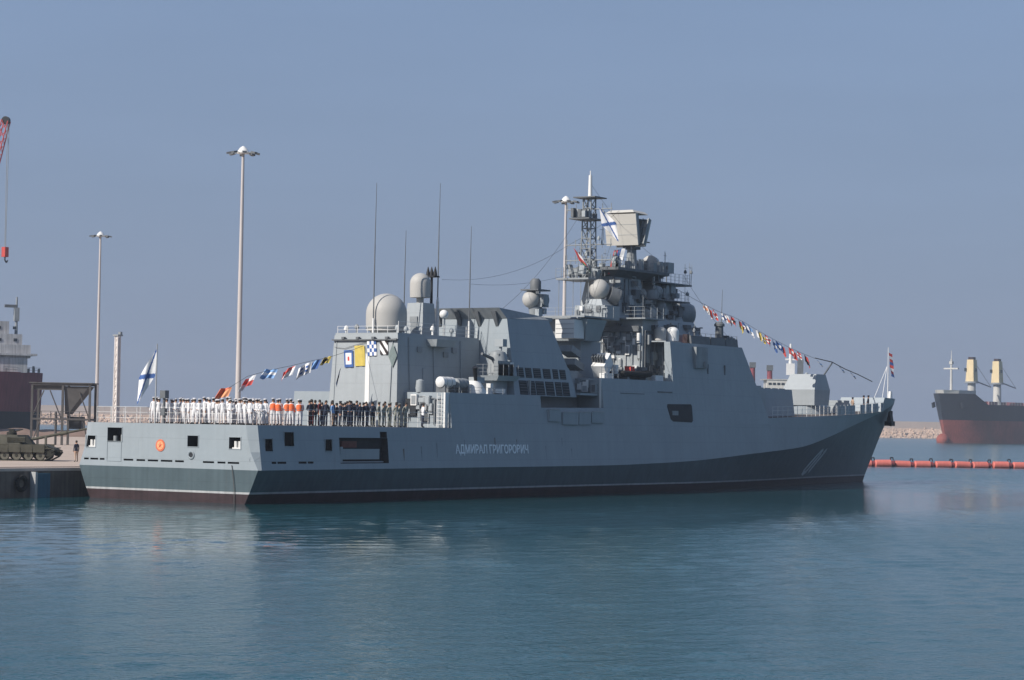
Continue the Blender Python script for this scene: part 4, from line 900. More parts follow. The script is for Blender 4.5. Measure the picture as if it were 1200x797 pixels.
# ================================================================== flags
def flag(name, label, cat, loc, fly, up, w_, h_, pattern, mats, wave=.08, droop=0., nx=22, ny=14, ph=0., group=None, sheet=False, freq=1.6):
    fly = Vector(fly).normalized(); up = Vector(up).normalized(); nr = fly.cross(up).normalized()
    b = MB()
    for j in range(ny+1):
        for i in range(nx+1):
            u_, v_ = i/nx, j/ny
            p = fly*(u_*w_) + up*((v_-1)*h_) + nr*(wave*u_*math.sin(2*math.pi*(freq*u_+.35*v_)+ph)) + Vector((0, 0, -droop*u_*u_)) - fly*(droop*.35*u_*u_)
            b.v.append(tuple(p))
    for j in range(ny):
        for i in range(nx):
            a = j*(nx+1)+i; b.f.append((a, a+1, a+nx+2, a+nx+1)); b.m.append(pattern((i+.5)/nx, (j+.5)/ny))
    o = b.build(name, mats, None, loc, angle=80)
    return tag(o, label, cat, group)
saltire = lambda u_, v_: 1 if abs(v_-u_) < .09 or abs(v_-1+u_) < .09 else 0
LEFT = Vector((-.543, .84, 0))
flag('ensign', 'large white ensign with blue saltire draped from the stern staff', 'flag', (.17, 1.25, 10.55), LEFT*.54+Vector((0, 0, -.84)), Vector((.0, -.05, 1)), 2.3, 1.9, saltire, [M['whitecloth'], M['blue']], .20, .15, 36, 26, freq=.9)
flag('ensign', 'small white ensign with blue saltire flying at the lattice topmast', 'flag', (56.5, -.9, 25.4), (.42, -.62, -.66), (-.1, .1, 1), 2.1, 1.7, saltire, [M['whitecloth'], M['blue']], .14, .1, 36, 26, freq=1.1)
flag('national_flag', 'white blue and red tricolour hanging below the radar at the mast', 'flag', (58.6, -2.5, 21.8), LEFT*.25+Vector((0, 0, -1)), LEFT*-.9+Vector((0, 0, .25)), 2.2, 1.1, lambda u_, v_: 2 if v_ < .34 else 1 if v_ < .67 else 0, [M['whitecloth'], M['blue'], M['red']], .12, 0, 20, 14)
flag('national_flag', 'red and white flag with green foot flying from the port yardarm', 'flag', (54.6, .6, 21.6), Vector((.6, -.6, -.85)), Vector((-.3, .3, .9)), 1.9, 1.2, lambda u_, v_: 0 if u_ < .3 else (1 if v_ > .66 else 0 if v_ > .33 else 2), [M['red'], M['whitecloth'], M['greencloth']], .12, .1, 20, 14)
flag('jack', 'narrow red white and blue jack hanging at the bow staff', 'flag', (122.95, -.05, 14.6), (.05, -.09, -1), (-.55, .35, .25), 2.7, .5, lambda u_, v_: (0, 1, 0, 2)[int(u_*8) % 4], [M['red'], M['whitecloth'], M['blue']], .12, 0, 24, 10)
W_, B_, R_, Y_, K_, LB = 'whitecloth', 'blue', 'red', 'yellow', 'blackcloth', 'lightblue'
# signal flags and one sheet of painted shade over the hangar door
hy = lambda z: 22.5+.4*(z-5.3)/7.15-.16
HF = [('blue bordered white signal flag with red centre on the hangar door', (1.95, 11.25), .85, 1.35, [B_, W_, R_], lambda u_, v_: 2 if .36 < u_ < .64 and .36 < v_ < .64 else 1 if .18 < u_ < .82 and .18 < v_ < .82 else 0),
      ('plain yellow signal flag hung on the hangar door', (.95, 11.6), .95, 1.6, [Y_], lambda u_, v_: 0),
      ('blue and white chequered signal flag hung on the hangar door', (-.25, 11.95), .85, 1.15, [B_, W_], lambda u_, v_: (int(u_*4)+int(v_*4)) % 2),
      ('black signal flag with white diagonal bands hung on the hangar door', (-1.45, 12.0), .75, 1.1, [K_, W_], lambda u_, v_: int((u_+v_)*2.5) % 2),
      ('grey green pennant shaped sheet of painted shade at the starboard edge of the hangar door', (-2.35, 11.75), .75, 1.8, ['grey'], lambda u_, v_: 0)]
M['pennant'] = mat('grey_green_shade', (.16, .20, .20), .85, .1, 3)
for lb, (y, z), w_, h_, ms, pt in HF:
    if 'pennant' in lb:
        b = MB(); cx, hw = y-.4, .42
        b.add([(0, 0, .9), (0, -hw, 0), (0, 0, -.95), (0, hw, 0), (-.05, 0, 0)], [(0, 1, 4), (1, 2, 4), (2, 3, 4), (3, 0, 4)])
        o = b.build('shade_diamond', M['pennant'], None, (hy(z)-.03, cx, z-.9)); tag(o, lb, 'flag', 'signal flags on the hangar')  # flat grey green sheet stands in for shade cast on the door
    else:
        flag('signal_flag', lb, 'flag', (hy(z), y, z), (0, -1, .06), (.03, .10, 1), w_, h_, pt, [M[m_] for m_ in ms], .04, .02, 24, 24, group='signal flags on the hangar')
tag(MB().tube([(22.7, 2.9, 11.5), (22.72, 1.9, 11.4), (22.74, .5, 11.75), (22.76, -1.4, 12.05), (22.78, -3.05, 12.15)], .018, 5).build('halyard', M['rope']), 'thin rope across the hangar door carrying signal flags', 'rope')
# stern dressing line
AP = [(6.4, 7.9), (8.6, 8.85), (11, 9.35), (13.5, 9.75), (16, 10.2), (18.0, 10.5), (21.5, 11.3)]
tag(MB().tube([(x, .0, z) for x, z in AP]+[(22.6, 0, 11.6)], .016, 5).build('halyard', M['rope']), 'thin sagging rope from hangar to flight deck carrying the stern signal flags', 'rope')
hor = lambda n_: (lambda u_, v_: int(v_*n_) % 2)
ver = lambda n_: (lambda u_, v_: int(u_*n_) % 2)
cross = lambda u_, v_: 1 if abs(u_-.45) < .12 or abs(v_-.5) < .12 else 0
diag = lambda u_, v_: 1 if u_+v_ > 1 else 0
sq = lambda u_, v_: 1 if .3 < u_ < .7 and .3 < v_ < .7 else 0
fourq = lambda u_, v_: (1 if u_ > .5 else 0) if v_ > .5 else (0 if u_ > .5 else 1)
AF = [(6.9, 8.0, 'orange and red signal flag lowest on the stern dressing line', ['lightorange', 'orange'], diag, 1.15),
      (9.6, 9.0, 'white signal flag with red corner second on the stern dressing line', [W_, R_], fourq, 1.2),
      (12.1, 9.45, 'pale blue and white striped signal flag over the orange vests', [LB, W_], hor(3), 1.1),
      (14.2, 9.8, 'white signal flag with red diagonal half on the stern dressing line', [W_, R_], diag, 1.05),
      (16.2, 10.15, 'white signal flag with small blue squares near the hangar', [W_, B_], lambda u_, v_: 1 if int(u_*5) % 2 and int(v_*5) % 2 else 0, 1.2),
      (17.3, 10.35, 'blue and white vertical striped signal flag near the hangar', [B_, LB], ver(4), 1.1),
      (18.6, 10.65, 'yellow signal flag with black disc beside the hangar', [Y_, K_], lambda u_, v_: 1 if (u_-.5)**2+(v_-.5)**2 < .09 else 0, .85),
      (19.9, 10.1, 'dark blue signal flag drooping closest to the hangar corner', [B_, K_], hor(4), 1.0)]
for k, (x, z, lb, ms, pt, w_) in enumerate(AF):
    rr = random.Random(k); fl = LEFT*(1 if k != 7 else .3)+Vector((0, 0, rr.uniform(-.35, .15) if k != 7 else -.9))
    flag('signal_flag', lb, 'flag', (x, 0, z), fl, Vector((.25+rr.uniform(-.3, .3), -.2, 1)), w_*.98, w_*.7, pt, [M[m_] for m_ in ms], .30, rr.uniform(.2, .5), 20, 14, ph=rr.uniform(0, 6), group='signal flags on the stern dressing line')
# bow dressing line
FP = [(72.5, 19.0), (76.6, 18.1), (79, 17.65), (81.4, 17.2), (84.2, 16.9), (87, 16.4), (90, 15.7), (93.9, 14.9), (97, 14.3), (100.4, 13.75), (103.6, 13.3)]
tag(MB().tube([(x, 0, z) for x, z in FP], .018, 5).build('halyard', M['rope']), 'rope of the bow dressing line sloping from bridge toward the gun', 'rope')
tag(MB().tube([(103.6, 0, 13.35), (107.9, 0, 13.05), (111.2, 0, 12.4), (114.6, 0, 11.9), (118.5, 0, 11.2)], .05, 6).build('rolled_bunting', M['rope']), 'dark twisted bunting rope over the gun barrel sloping toward the bow', 'rope')
FC = [('pale', [W_, 'lightorange'], hor(3)), ('white and red', [W_, R_], diag), ('red and white', [R_, W_], cross), ('white and blue', [W_, B_], cross), ('orange', ['orange', W_], diag),
      ('red with dark centre', [R_, K_], sq), ('yellow and red', [Y_, R_], hor(2)), ('blue and white', [B_, W_], fourq), ('white', [W_, LB], hor(2)), ('white and yellow', [W_, Y_], ver(2)),
      ('yellow', [Y_, W_], cross), ('red', [R_, W_], hor(5)), ('blue', [B_, W_], sq), ('white with blue edge', [B_, W_], sq), ('blue and red', [B_, R_], ver(2)),
      ('red with white square', [R_, W_], sq), ('red with dark disc', [R_, K_], sq), ('white and red striped', [W_, R_], hor(4)), ('dark red', ['boot', R_], diag)]
orders = ['first', 'second', 'third', 'fourth', 'fifth', 'sixth', 'seventh', 'eighth', 'ninth', 'tenth', 'eleventh', 'twelfth', 'thirteenth', 'fourteenth', 'fifteenth', 'sixteenth', 'seventeenth', 'eighteenth', 'nineteenth']
for k, (nm_, ms, pt) in enumerate(FC):
    x = 77.6+k*1.27+(.5 if k % 3 == 0 else 0); z = lerp_tab(FP, x); rr = random.Random(k+40)
    flag('dressing_flag', f'small {nm_} signal flag, {orders[k]} from the bridge on the bow dressing line', 'flag', (x, 0, z-.02), Vector((.75, rr.uniform(-.9, -.2), rr.uniform(-.9, -.35))), Vector((-.1, .1, 1)), rr.uniform(.7, 1.1), rr.uniform(.5, .75), pt, [M[m_] for m_ in ms], .22, .2, 14, 10, ph=rr.uniform(0, 6), group='flags of the bow dressing line')
for k, (x, z) in enumerate(((112.6, 12.1), (109.6, 12.7), (104.0, 13.2))):
    flag('dressing_flag', ('white tuft of bunting nearest the bow staff', 'small white flag wrapped on the bunting rope beyond the gun barrel', 'pale flag end hanging at the upper end of the bunting rope')[k], 'flag', (x, 0, z), Vector((.5, -.5, -.6)), Vector((-.6, 0, .5)), .8, .35, hor(2), [M['whitecloth'], M['lightblue']], .1, .1, 10, 6)

# ================================================================== people
M['skin'] = mat('skin', (.42, .24, .16), .6, .05, 6)
M['hair'] = mat('hair', (.02, .014, .01), .6, .2, 20)
M['uniform_white'] = mat('white_uniform', (.70, .70, .72), .85, .05, 5)
M['uniform_blue'] = mat('dark_navy_uniform', (.022, .028, .05), .85, .15, 5)
M['camo'] = mat('camouflage_uniform', (.24, .25, .22), .9, .45, 9)
M['shoe'] = mat('black_shoe', (.012, .012, .012), .5, .1, 5)
M['vest'] = mat('orange_vest', (.80, .17, .06), .8, .08, 5)
M['maroon'] = mat('maroon_dress', (.10, .025, .03), .85, .2, 5)
M['tan'] = mat('tan_cloth', (.42, .30, .22), .85, .2, 5)
def body_mesh(name, arm):
    """one continuous skinned figure facing -Y, 1.75 m tall, feet at z 0"""
    V = [(0, 0, .96), (0, -.01, 1.12), (0, 0, 1.32), (0, .01, 1.46), (0, -.005, 1.54), (0, -.02, 1.62), (0, -.015, 1.71)]
    Rr = [(.155, .105), (.14, .10), (.165, .11), (.11, .085), (.055, .058), (.078, .092), (.07, .085)]
    E_ = [(0, 1), (1, 2), (2, 3), (3, 4), (4, 5), (5, 6)]
    def chain(start, pts):
        p = start
        for c, rr in pts: V.append(c); Rr.append(rr if isinstance(rr, tuple) else (rr, rr)); E_.append((p, len(V)-1)); p = len(V)-1
    for sg in (-1, 1):
        chain(0, [((sg*.095, 0, .86), (.095, .10)), ((sg*.10, -.015, .50), .062), ((sg*.10, .01, .28), .058), ((sg*.10, .02, .09), .045), ((sg*.115, -.06, .04), (.045, .04)), ((sg*.12, -.15, .03), (.04, .03))])
        if arm == 0: chain(3, [((sg*.17, .01, 1.43), .068), ((sg*.22, .01, 1.16), .05), ((sg*.235, -.05, .92), .036), ((sg*.23, -.08, .80), (.022, .042))])
        elif arm == 1: chain(3, [((sg*.17, .01, 1.43), .068), ((sg*.235, .06, 1.17), .05), ((sg*.15, -.13, 1.03), .036), ((sg*.05, -.17, 1.0), (.04, .025))])
        elif arm == 3: chain(3, [((sg*.17, .01, 1.43), .068), ((sg*.22, .01, 1.16), .05), ((sg*.235, -.05, .92), .036), ((sg*.23, -.08, .80), (.022, .042))] if sg < 0 else [((.17, .01, 1.43), .068), ((.36, -.02, 1.33), .05), ((.20, -.10, 1.55), .036), ((.11, -.12, 1.66), (.03, .03))])
        else: chain(3, [((sg*.17, .01, 1.43), .068), ((sg*.23, .09, 1.17), .05), ((sg*.15, .16, .98), .036), ((sg*.04, .17, .94), (.04, .025))])
    me = bpy.data.meshes.new(name); me.from_pydata(V, E_, [])
    o = bpy.data.objects.new(name, me); COL.objects.link(o)
    sk = o.modifiers.new('skin', 'SKIN'); sk.use_smooth_shade = True
    for i, rr in enumerate(Rr): me.skin_vertices[0].data[i].radius = rr; me.skin_vertices[0].data[i].use_root = (i == 0)
    ss = o.modifiers.new('sub', 'SUBSURF'); ss.levels = 1
    bpy.context.view_layer.update()
    m2 = bpy.data.meshes.new_from_object(o.evaluated_get(bpy.context.evaluated_depsgraph_get())); bpy.data.objects.remove(o)
    m2.name = name; m2.materials.clear()
    for k in ('skin', 'uniform_white', 'uniform_white', 'shoe'): m2.materials.append(M[k])
    for p in m2.polygons:
        c = p.center
        hand = (abs(c.x) > .15 and .7 < c.z < .87 or c.z > 1.6) if arm == 3 else abs(c.x) > .15 and c.z < .87 and c.z > .7 if arm == 0 else (1.05 > c.z > .88 and (c.y < -.14 if arm == 1 else c.y > .145))
        p.material_index = 0 if (c.z > 1.50 and not (arm == 3 and c.x > .14 and c.z < 1.56) or hand) else 1 if c.z > .93 else 2 if c.z > .11 else 3
        p.use_smooth = True
    return m2
bodies = [body_mesh('person_body', k) for k in range(4)]
def cap_mesh(dark):
    b = MB(); b.lathe((0, -.01, 1.735), [(.098, -.02), (.10, .02), (.125, .05), (.125, .065), (.06, .085)], 14, mi=0); b.lathe((0, -.01, 1.71), [(.099, 0), (.101, .03)], 14, mi=1)
    b.hexa([(-.07, -.16, 1.695), (.07, -.16, 1.695), (.09, -.08, 1.71), (-.09, -.08, 1.71), (-.07, -.16, 1.705), (.07, -.16, 1.705), (.09, -.08, 1.72), (-.09, -.08, 1.72)], 1)
    return b.mesh('cap', [M[dark], M['blackcloth']])
caps = {'white': cap_mesh('uniform_white'), 'navy': cap_mesh('uniform_blue'), 'camo': cap_mesh('camo')}
hb = MB(); hb.lathe((0, .005, 1.66), [(.092, -.05), (.098, .02), (.085, .09), (.05, .125), (.01, .135)], 14); hair_me = hb.mesh('hair', [M['hair']])
fb_ = MB(); fb_.hexa([(-.012, -.105, 1.615), (.012, -.105, 1.615), (.012, -.085, 1.615), (-.012, -.085, 1.615), (-.008, -.10, 1.66), (.008, -.10, 1.66), (.008, -.085, 1.66), (-.008, -.085, 1.66)])
for sg in (-1, 1): fb_.ball((sg*.078, -.01, 1.63), .022, 8, 5)
face_me = fb_.mesh('face', [M['skin']])
vb = MB(); vb.lathe((0, 0, 1.0), [(.185, 0), (.18, .12), (.205, .30), (.185, .42), (.10, .47)], 18)
for i, v_ in enumerate(vb.v): vb.v[i] = (v_[0], v_[1]*.72, v_[2])
vest_me = vb.mesh('vest', [M['vest']])
ORD = ['first', 'second', 'third', 'fourth', 'fifth', 'sixth', 'seventh', 'eighth', 'ninth', 'tenth', 'eleventh', 'twelfth', 'thirteenth', 'fourteenth', 'fifteenth', 'sixteenth', 'seventeenth', 'eighteenth']
ROWS = ['front', 'middle', 'rear']
def person(x, y, z, face, label, group, top, bottom, head, vest=False, arm=None, h=None, shoe='shoe'):
    rr = random.Random(int(x*1000)+int(y*777))
    o = bpy.data.objects.new('person', bodies[rr.choice([0, 0, 1, 2, 2, 3 if top == 'uniform_white' else 1]) if arm is None else arm]); COL.objects.link(o)
    s_ = h or rr.uniform(.92, 1.06); o.scale = (s_, s_, s_); o.location = (x, y, z); o.rotation_euler = (rr.uniform(-.05, .05), rr.uniform(-.05, .05), face)
    for i, k in ((1, top), (2, bottom), (3, shoe)):
        o.material_slots[i].link = 'OBJECT'; o.material_slots[i].material = M[k]
    o.material_slots[0].link = 'OBJECT'; o.material_slots[0].material = M['skin']
    def child(nm, me):
        c = bpy.data.objects.new(nm, me); COL.objects.link(c); c.parent = o
    child('hair', hair_me); child('face', face_me)
    if head: child('cap', caps[head])
    if vest: child('vest', vest_me)
    return tag(o, label, 'person', group)
DK = 5.36
rnd = random.Random(5)
AFT = -math.pi/2           # facing aft (-X): base figure faces -Y, turn clockwise
g = 'sailors in white lined up round the flight deck'
for row, X in ((0, 1.25), (1, 2.0), (2, 2.8)):
    n_ = 17
    for i in range(n_):
        y = 2.5-i*.56+rnd.uniform(-.16, .16)
        if row == 0 and abs(y-.62) < .3: continue
        person(X+rnd.uniform(-.25, .25), y, DK, AFT+rnd.uniform(-.7, .7), f'white uniformed sailor, {ORD[i]} from the ensign staff side in the {ROWS[row]} stern rank', g, 'uniform_white', 'uniform_white', 'white')
SB = 0                     # facing starboard (-Y)
rk_ = Vector((.543, -.84, 0))
for row in (0, 1):
    for i in range(11):
        p = Vector((5.95, -6.85, 0))-rk_*(i*.46)+Vector((.84, .54, 0))*(.8*row)+Vector((rnd.uniform(-.05, .05), rnd.uniform(-.05, .05), 0))
        if p.x < 2.8: continue
        if i < 5: person(p.x, p.y, DK, R(-57)+rnd.uniform(-.2, .2), f'sailor in orange vest, {ORD[i]} from the dark crowd in the {("near", "far")[row]} vest rank', 'sailors in orange vests', 'uniform_white', 'uniform_white', 'white', True, arm=2)
        else: person(p.x, p.y, DK, R(-57)+rnd.uniform(-.2, .2), f'white uniformed sailor, {ORD[i-5]} from the orange vests in their {("near", "far")[row]} rank', 'sailors in white beside the vests', 'uniform_white', 'uniform_white', 'white')
person(8.6, -6.6, DK, .3, 'person in long maroon clothing at the starboard rail between orange vests and dark crowd', None, 'maroon', 'maroon', None)
person(8.9, -5.7, DK, 2.0, 'person in dark brown clothing standing behind the maroon clothed visitor', None, 'blackcloth', 'maroon', None)
person(7.9, -6.4, DK, -.4, 'person in dark clothing close behind the orange vests', None, 'uniform_blue', 'blackcloth', None)
person(10.0, -6.7, DK, .2, 'person in pale blue shirt at the rail beside the maroon clothed visitor', None, 'lightblue', 'tan', None)
gd = 'crowd in dark clothing before the hangar'
for row, Y in ((0, -6.5), (1, -5.6), (2, -4.7)):
    for i in range(8):
        x = 11.0+i*.62+rnd.uniform(-.15, .15)-.4*row
        person(x, Y+rnd.uniform(-.15, .15), DK, rnd.uniform(-1, 1)+(0 if row < 2 else math.pi), f'person in dark navy clothing, {ORD[i]} from the stern in the {ROWS[row]} row before the hangar', gd, 'uniform_blue', 'uniform_blue', 'navy' if rnd.random() < .35 else None)
for row, Y in ((0, -6.6), (1, -5.7)):
    for i in range(5):
        x = 16.3+i*.72+rnd.uniform(-.15, .15)
        person(x, Y, DK, rnd.uniform(-.8, .8), f'person in grey green camouflage, {ORD[i]} from the navy crowd, {("outer", "inner")[row]} row by the hangar', 'people in camouflage beside the hangar', 'camo', 'camo', 'camo' if i % 2 else None)
person(21.6, -6.4, DK, 1.0, 'person in white shirt and dark trousers by the deckhouse bulkhead', None, 'uniform_white', 'uniform_blue', None)
person(3.6, -2.5, DK, AFT, 'tan clothed person standing behind the middle of the white ranks', None, 'tan', 'camo', None, h=1.08)
person(18.8, 26.3, 2.0, math.pi*.9, 'person in dark top and pale trousers standing on the quay near the tank', None, 'uniform_blue', 'tan', None, arm=0)
person(108.6, -2.2, 7.5, 1.2, 'person in tan clothing on the bow beyond the gun turret', None, 'tan', 'uniform_blue', 'navy')
for x, y in ((111.9, -2.0), (113.9, -1.6)):
    person(x, y, 7.7, .5, 'sailor in dark clothing at the bow railing, ' + ('nearer the gun turret' if x < 113 else 'nearer the jack staff'), 'sailors at the bow railing', 'uniform_blue', 'uniform_blue', 'navy')

# ================================================================== quay things
M['olive'] = mat('tank_olive_paint', (.062, .060, .046), .75, .3, 1.5, stain=(.13, .115, .085), stain_amt=.6)
M['olivedark'] = mat('tank_dark_paint', (.028, .028, .023), .8, .3, 2)
M['dust'] = mat('dusty_wheel_paint', (.11, .105, .085), .8, .2, 3)
rt = Vector((.543, -.84, 0))
tk = thing('battle_tank', 'olive green battle tank parked on the quay, gun raised toward the ship', 'tank', (19.5-rt.x*3.5, 29.0-rt.y*3.5, 2.0), math.atan2(rt.y, rt.x))
MB().hexa([(-3.3, -1.5, .55), (2.9, -1.5, .55), (2.9, 1.5, .55), (-3.3, 1.5, .55), (-3.4, -1.5, 1.35), (2.5, -1.5, 1.35), (2.5, 1.5, 1.35), (-3.4, 1.5, 1.35)]).hexa([(2.5, -1.1, .6), (3.4, -1.1, .9), (3.4, 1.1, .9), (2.5, 1.1, .6), (2.4, -1.1, 1.36), (3.3, -1.1, 1.05), (3.3, 1.1, 1.05), (2.4, 1.1, 1.36)]).build('hull', M['olive'], tk, smooth=False)
for sg in (-1, 1):
    b = MB(); loop = [(-2.9, .12), (-3.3, .55), (-3.1, .95), (3.0, .95), (3.45, .75), (3.2, .40), (2.6, .08)]
    pl = [(x, z) for x, z in loop]; y0, y1 = sg*1.75-.27, sg*1.75+.27
    for (xa, za), (xb, zb) in zip(pl, pl[1:]+pl[:1]):
        dx, dz = xb-xa, zb-za; l = math.hypot(dx, dz); nx_, nz_ = -dz/l*.10, dx/l*.10
        b.hexa([(xa, y0, za), (xb, y0, zb), (xb, y1, zb), (xa, y1, za), (xa+nx_, y0, za+nz_), (xb+nx_, y0, zb+nz_), (xb+nx_, y1, zb+nz_), (xa+nx_, y1, za+nz_)])
    b.build('track', M['olivedark'], tk, smooth=False)
    for k in range(6):
        q = MB().lathe((-2.5+k*.98, sg*1.75-.22, .44), [(.36, 0), (.36, .44)], 18, (0, 1, 0)).build('road_wheel', M['dust'], tk)
        MB().lathe((-2.5+k*.98, sg*1.75-.235, .44), [(.14, 0), (.14, .47)], 12, (0, 1, 0)).build('wheel_hub', M['olivedark'], q)
    MB().lathe((3.05, sg*1.75-.2, .66), [(.28, 0), (.28, .4)], 14, (0, 1, 0)).build('idler_wheel', M['olivedark'], tk)
    MB().box(-3.4, 3.3, sg*1.75-.34, sg*1.75+.34, 1.02, 1.10).build('fender', M['olive'], tk, smooth=False)
    for k in range(6): MB().box(-3.2+k*1.0, -2.25+k*1.0, sg*2.09-.03, sg*2.09+.03, .72, 1.36).build('skirt_panel', M['olive'], tk, smooth=False)
tu = MB().poly([(-1.9, -.9), (-1.2, -1.45), (.6, -1.45), (1.5, -.55), (1.5, .55), (.6, 1.45), (-1.2, 1.45), (-1.9, .9)], 1.36, [(-1.7, -.7), (-1.1, -1.15), (.3, -1.15), (.9, -.4), (.9, .4), (.3, 1.15), (-1.1, 1.15), (-1.7, .7)], 2.12).build('turret', M['olive'], tk, smooth=False)
MB().lathe((-.3, -.5, 2.1), [(.42, 0), (.42, .22), (.3, .28)], 14).cyl((-.3, -.5, 2.3), (.6, -.5, 2.6), .05).box(-.5, -.1, -.7, -.3, 2.35, 2.6).build('commander_cupola', M['olivedark'], tu)
for k in range(6): MB().obox((.9-.25*k, -1.38, 1.75), (.24, .25, .4), (.3, 0, 0)).build('armour_block', M['olive'], tu, smooth=False)
MB().cyl((1.2, 0, 1.75), (3.6, 0, 2.25), .13, .11, 12).cyl((3.6, 0, 2.25), (4.2, 0, 2.375), .16, .16, 12).cyl((4.2, 0, 2.375), (6.4, 0, 2.83), .10, .085, 12).build('gun_barrel', M['olive'], tu)
MB().obox((-2.2, 0, 1.75), (.5, 1.9, .5)).build('stowage_box', M['olivedark'], tu, smooth=False)
b = MB().box(2.6, 2.75, -1.35, -1.05, 1.36, 2.1).build('headlight_guard', M['dust'], tk, smooth=False)
# fenders on the quay face
M['fenderblue'] = mat('blue_fender_panel', (.035, .11, .17), .6, .15, 1, streak=.2)
fe = thing('quay_fender', 'dark blue fender panel with pale edge on the quay face beside the stern', 'fender', (-2.9, 9.2, 0))
MB().box(-.45, .75, -.35, .16, -.8, 1.7).build('panel', M['fenderblue'], fe, smooth=False)
MB().box(-.72, -.5, -.36, .16, -.8, 1.8).build('edge_strip', M['whiteline'], fe, smooth=False)
ty = thing('tyre_fender', 'black tyre fender hanging on the quay face beside the blue panel', 'fender', (-4.6, 9.2, 1.0))
b = MB()
for i in range(18):
    t0, t1 = 2*math.pi*i/18, 2*math.pi*(i+1)/18; b.cyl((.45*math.cos(t0), 0, .45*math.sin(t0)), (.45*math.cos(t1), 0, .45*math.sin(t1)), .16, n=8)
b.build('tyre', M['rubber'], ty); MB().cyl((0, .12, 0), (0, .05, 0), .30, n=16).build('hub_plate', M['quayface'], ty)
# high mast lights
def light_mast(x, y, hgt, label, lean=0.0):
    o = thing('light_mast', label, 'light mast', (x, y, 2.0), 0, 'harbour light masts')
    h_ = hgt-2
    MB().cyl((0, 0, 0), (0, 0, h_*.5), .29, .22, 14).cyl((0, 0, h_*.5), (0, 0, h_), .22, .13, 14).build('pole', M['polepaint'], o)
    MB().box(-.6, .6, -.6, .6, 0, .35).build('footing', M['coping'], o, smooth=False)
    b = MB().lathe((0, 0, h_-.1), [(.55, 0), (.6, .12), (.35, .5), (.1, .7)], 14); b.build('head_cover', M['white'], o)
    for k in range(8):
        t = 2*math.pi*k/8; q = MB().cyl((0, 0, h_), (1.15*math.cos(t), 1.15*math.sin(t), h_-.02), .04, n=5).build('lamp_arm', M['midgrey'], o)
        MB().obox((1.3*math.cos(t), 1.3*math.sin(t), h_-.05), (.5, .38, .16), (0, R(12), t)).build('floodlight', M['darkgrey'], q, smooth=False)
M['palepaint'] = mat('pale_post_paint', (.60, .56, .54), .6, .1, .5)
M['polepaint'] = mat('galvanised_pole', (.46, .43, .42), .5, .06, .4, streak=.08)
light_mast(45.0, 31.0, 30.6, 'tall light mast rising behind the flight deck beside the stern flags')
light_mast(116.5, 115.5, 30.9, 'distant light mast rising behind the stern by the steel frame')
light_mast(98.7, 28.6, 30.8, 'light mast partly hidden by the superstructure beside the lattice topmast')
o = thing('lattice_post', 'short pale post without lamps between the stern light masts', 'post', (118.2, 113.4, 2.0))
lattice('lattice_shaft', (0, 0), (0, 0), .62, .5, 0, 15.0, 14, M['palepaint'], o, .10)
MB().box(-.24, .24, -.24, .24, .2, 14.8).build('core', M['palepaint'], o, smooth=False)
MB().box(-.5, .5, -.5, .5, 15, 15.2).box(.3, .7, -.2, .2, 15.2, 15.6).build('post_cap', M['midgrey'], o, smooth=False)
# steel hopper frame
sf = thing('steel_frame', 'dark open steel frame with sloping hopper sides standing on the quay', 'steel frame', (98.9, 104.8, 2.0), math.atan2(-.84, .543))
sf.scale = (1, 1, .95)
M['steel'] = mat('weathered_steel', (.07, .066, .065), .7, .2, 1)
for x in (-3.7, .25, 3.75):
    for y in (-2, 2):
        MB().box(x-.14, x+.14, y-.14, y+.14, 0, 8.3).build('leg', M['steel'], sf, smooth=False)
for z in (3.4, 8.1):
    for y in (-2, 2): MB().box(-3.8, 3.85, y-.16, y+.16, z-.001, z+.25).build('beam', M['steel'], sf, smooth=False)
for x in (-3.7, .25, 3.75):
    MB().box(x-.12, x+.12, -1.8, 1.8, 3.45, 3.6).build('cross_beam', M['steel'], sf, smooth=False)
MB().hexa([(.5, -1.6, 4.2), (.9, -1.6, 4.2), (.9, 1.6, 4.2), (.5, 1.6, 4.2), (.4, -1.9, 8.0), (3.6, -1.9, 8.0), (3.6, 1.9, 8.0), (.4, 1.9, 8.0)]).build('hopper', M['steel'], sf, smooth=False)
MB().box(-4.1, 4.1, -2.3, 2.3, 8.36, 8.5).build('roof', M['steel'], sf, smooth=False)
MB().box(-3.6, .1, -1.8, 1.8, 7.5, 8.05).build('rim', M['steel'], sf, smooth=False)
b = MB()
for a, c in (((-3.7, -2, 3.6), (-2.2, -2, 7.4)), ((.1, -2, 3.6), (-1.4, -2, 7.4)), ((3.7, -2, 3.6), (2.4, -2, 7.2)), ((-3.7, -2, 0), (-2.6, -2, 3.4)), ((3.7, -2, 0), (2.9, -2, 3.4))): MB().cyl(a, c, .09, n=6).build('brace', M['steel'], sf)
MB().box(1.0, 2.6, -1.2, 1.2, 2.2, 3.9).build('control_cabin', M['black'], sf, smooth=False)
MB().cyl((-.6, -1.9, 0), (-.6, -1.9, 4.5), .16).build('chute', M['steel'], sf)
rail([(-3.7, -2.1, 3.6), (3.7, -2.1, 3.6)], sf, 1.0, 1.2, 2, M['steel'], rr=.05, wr=.04)
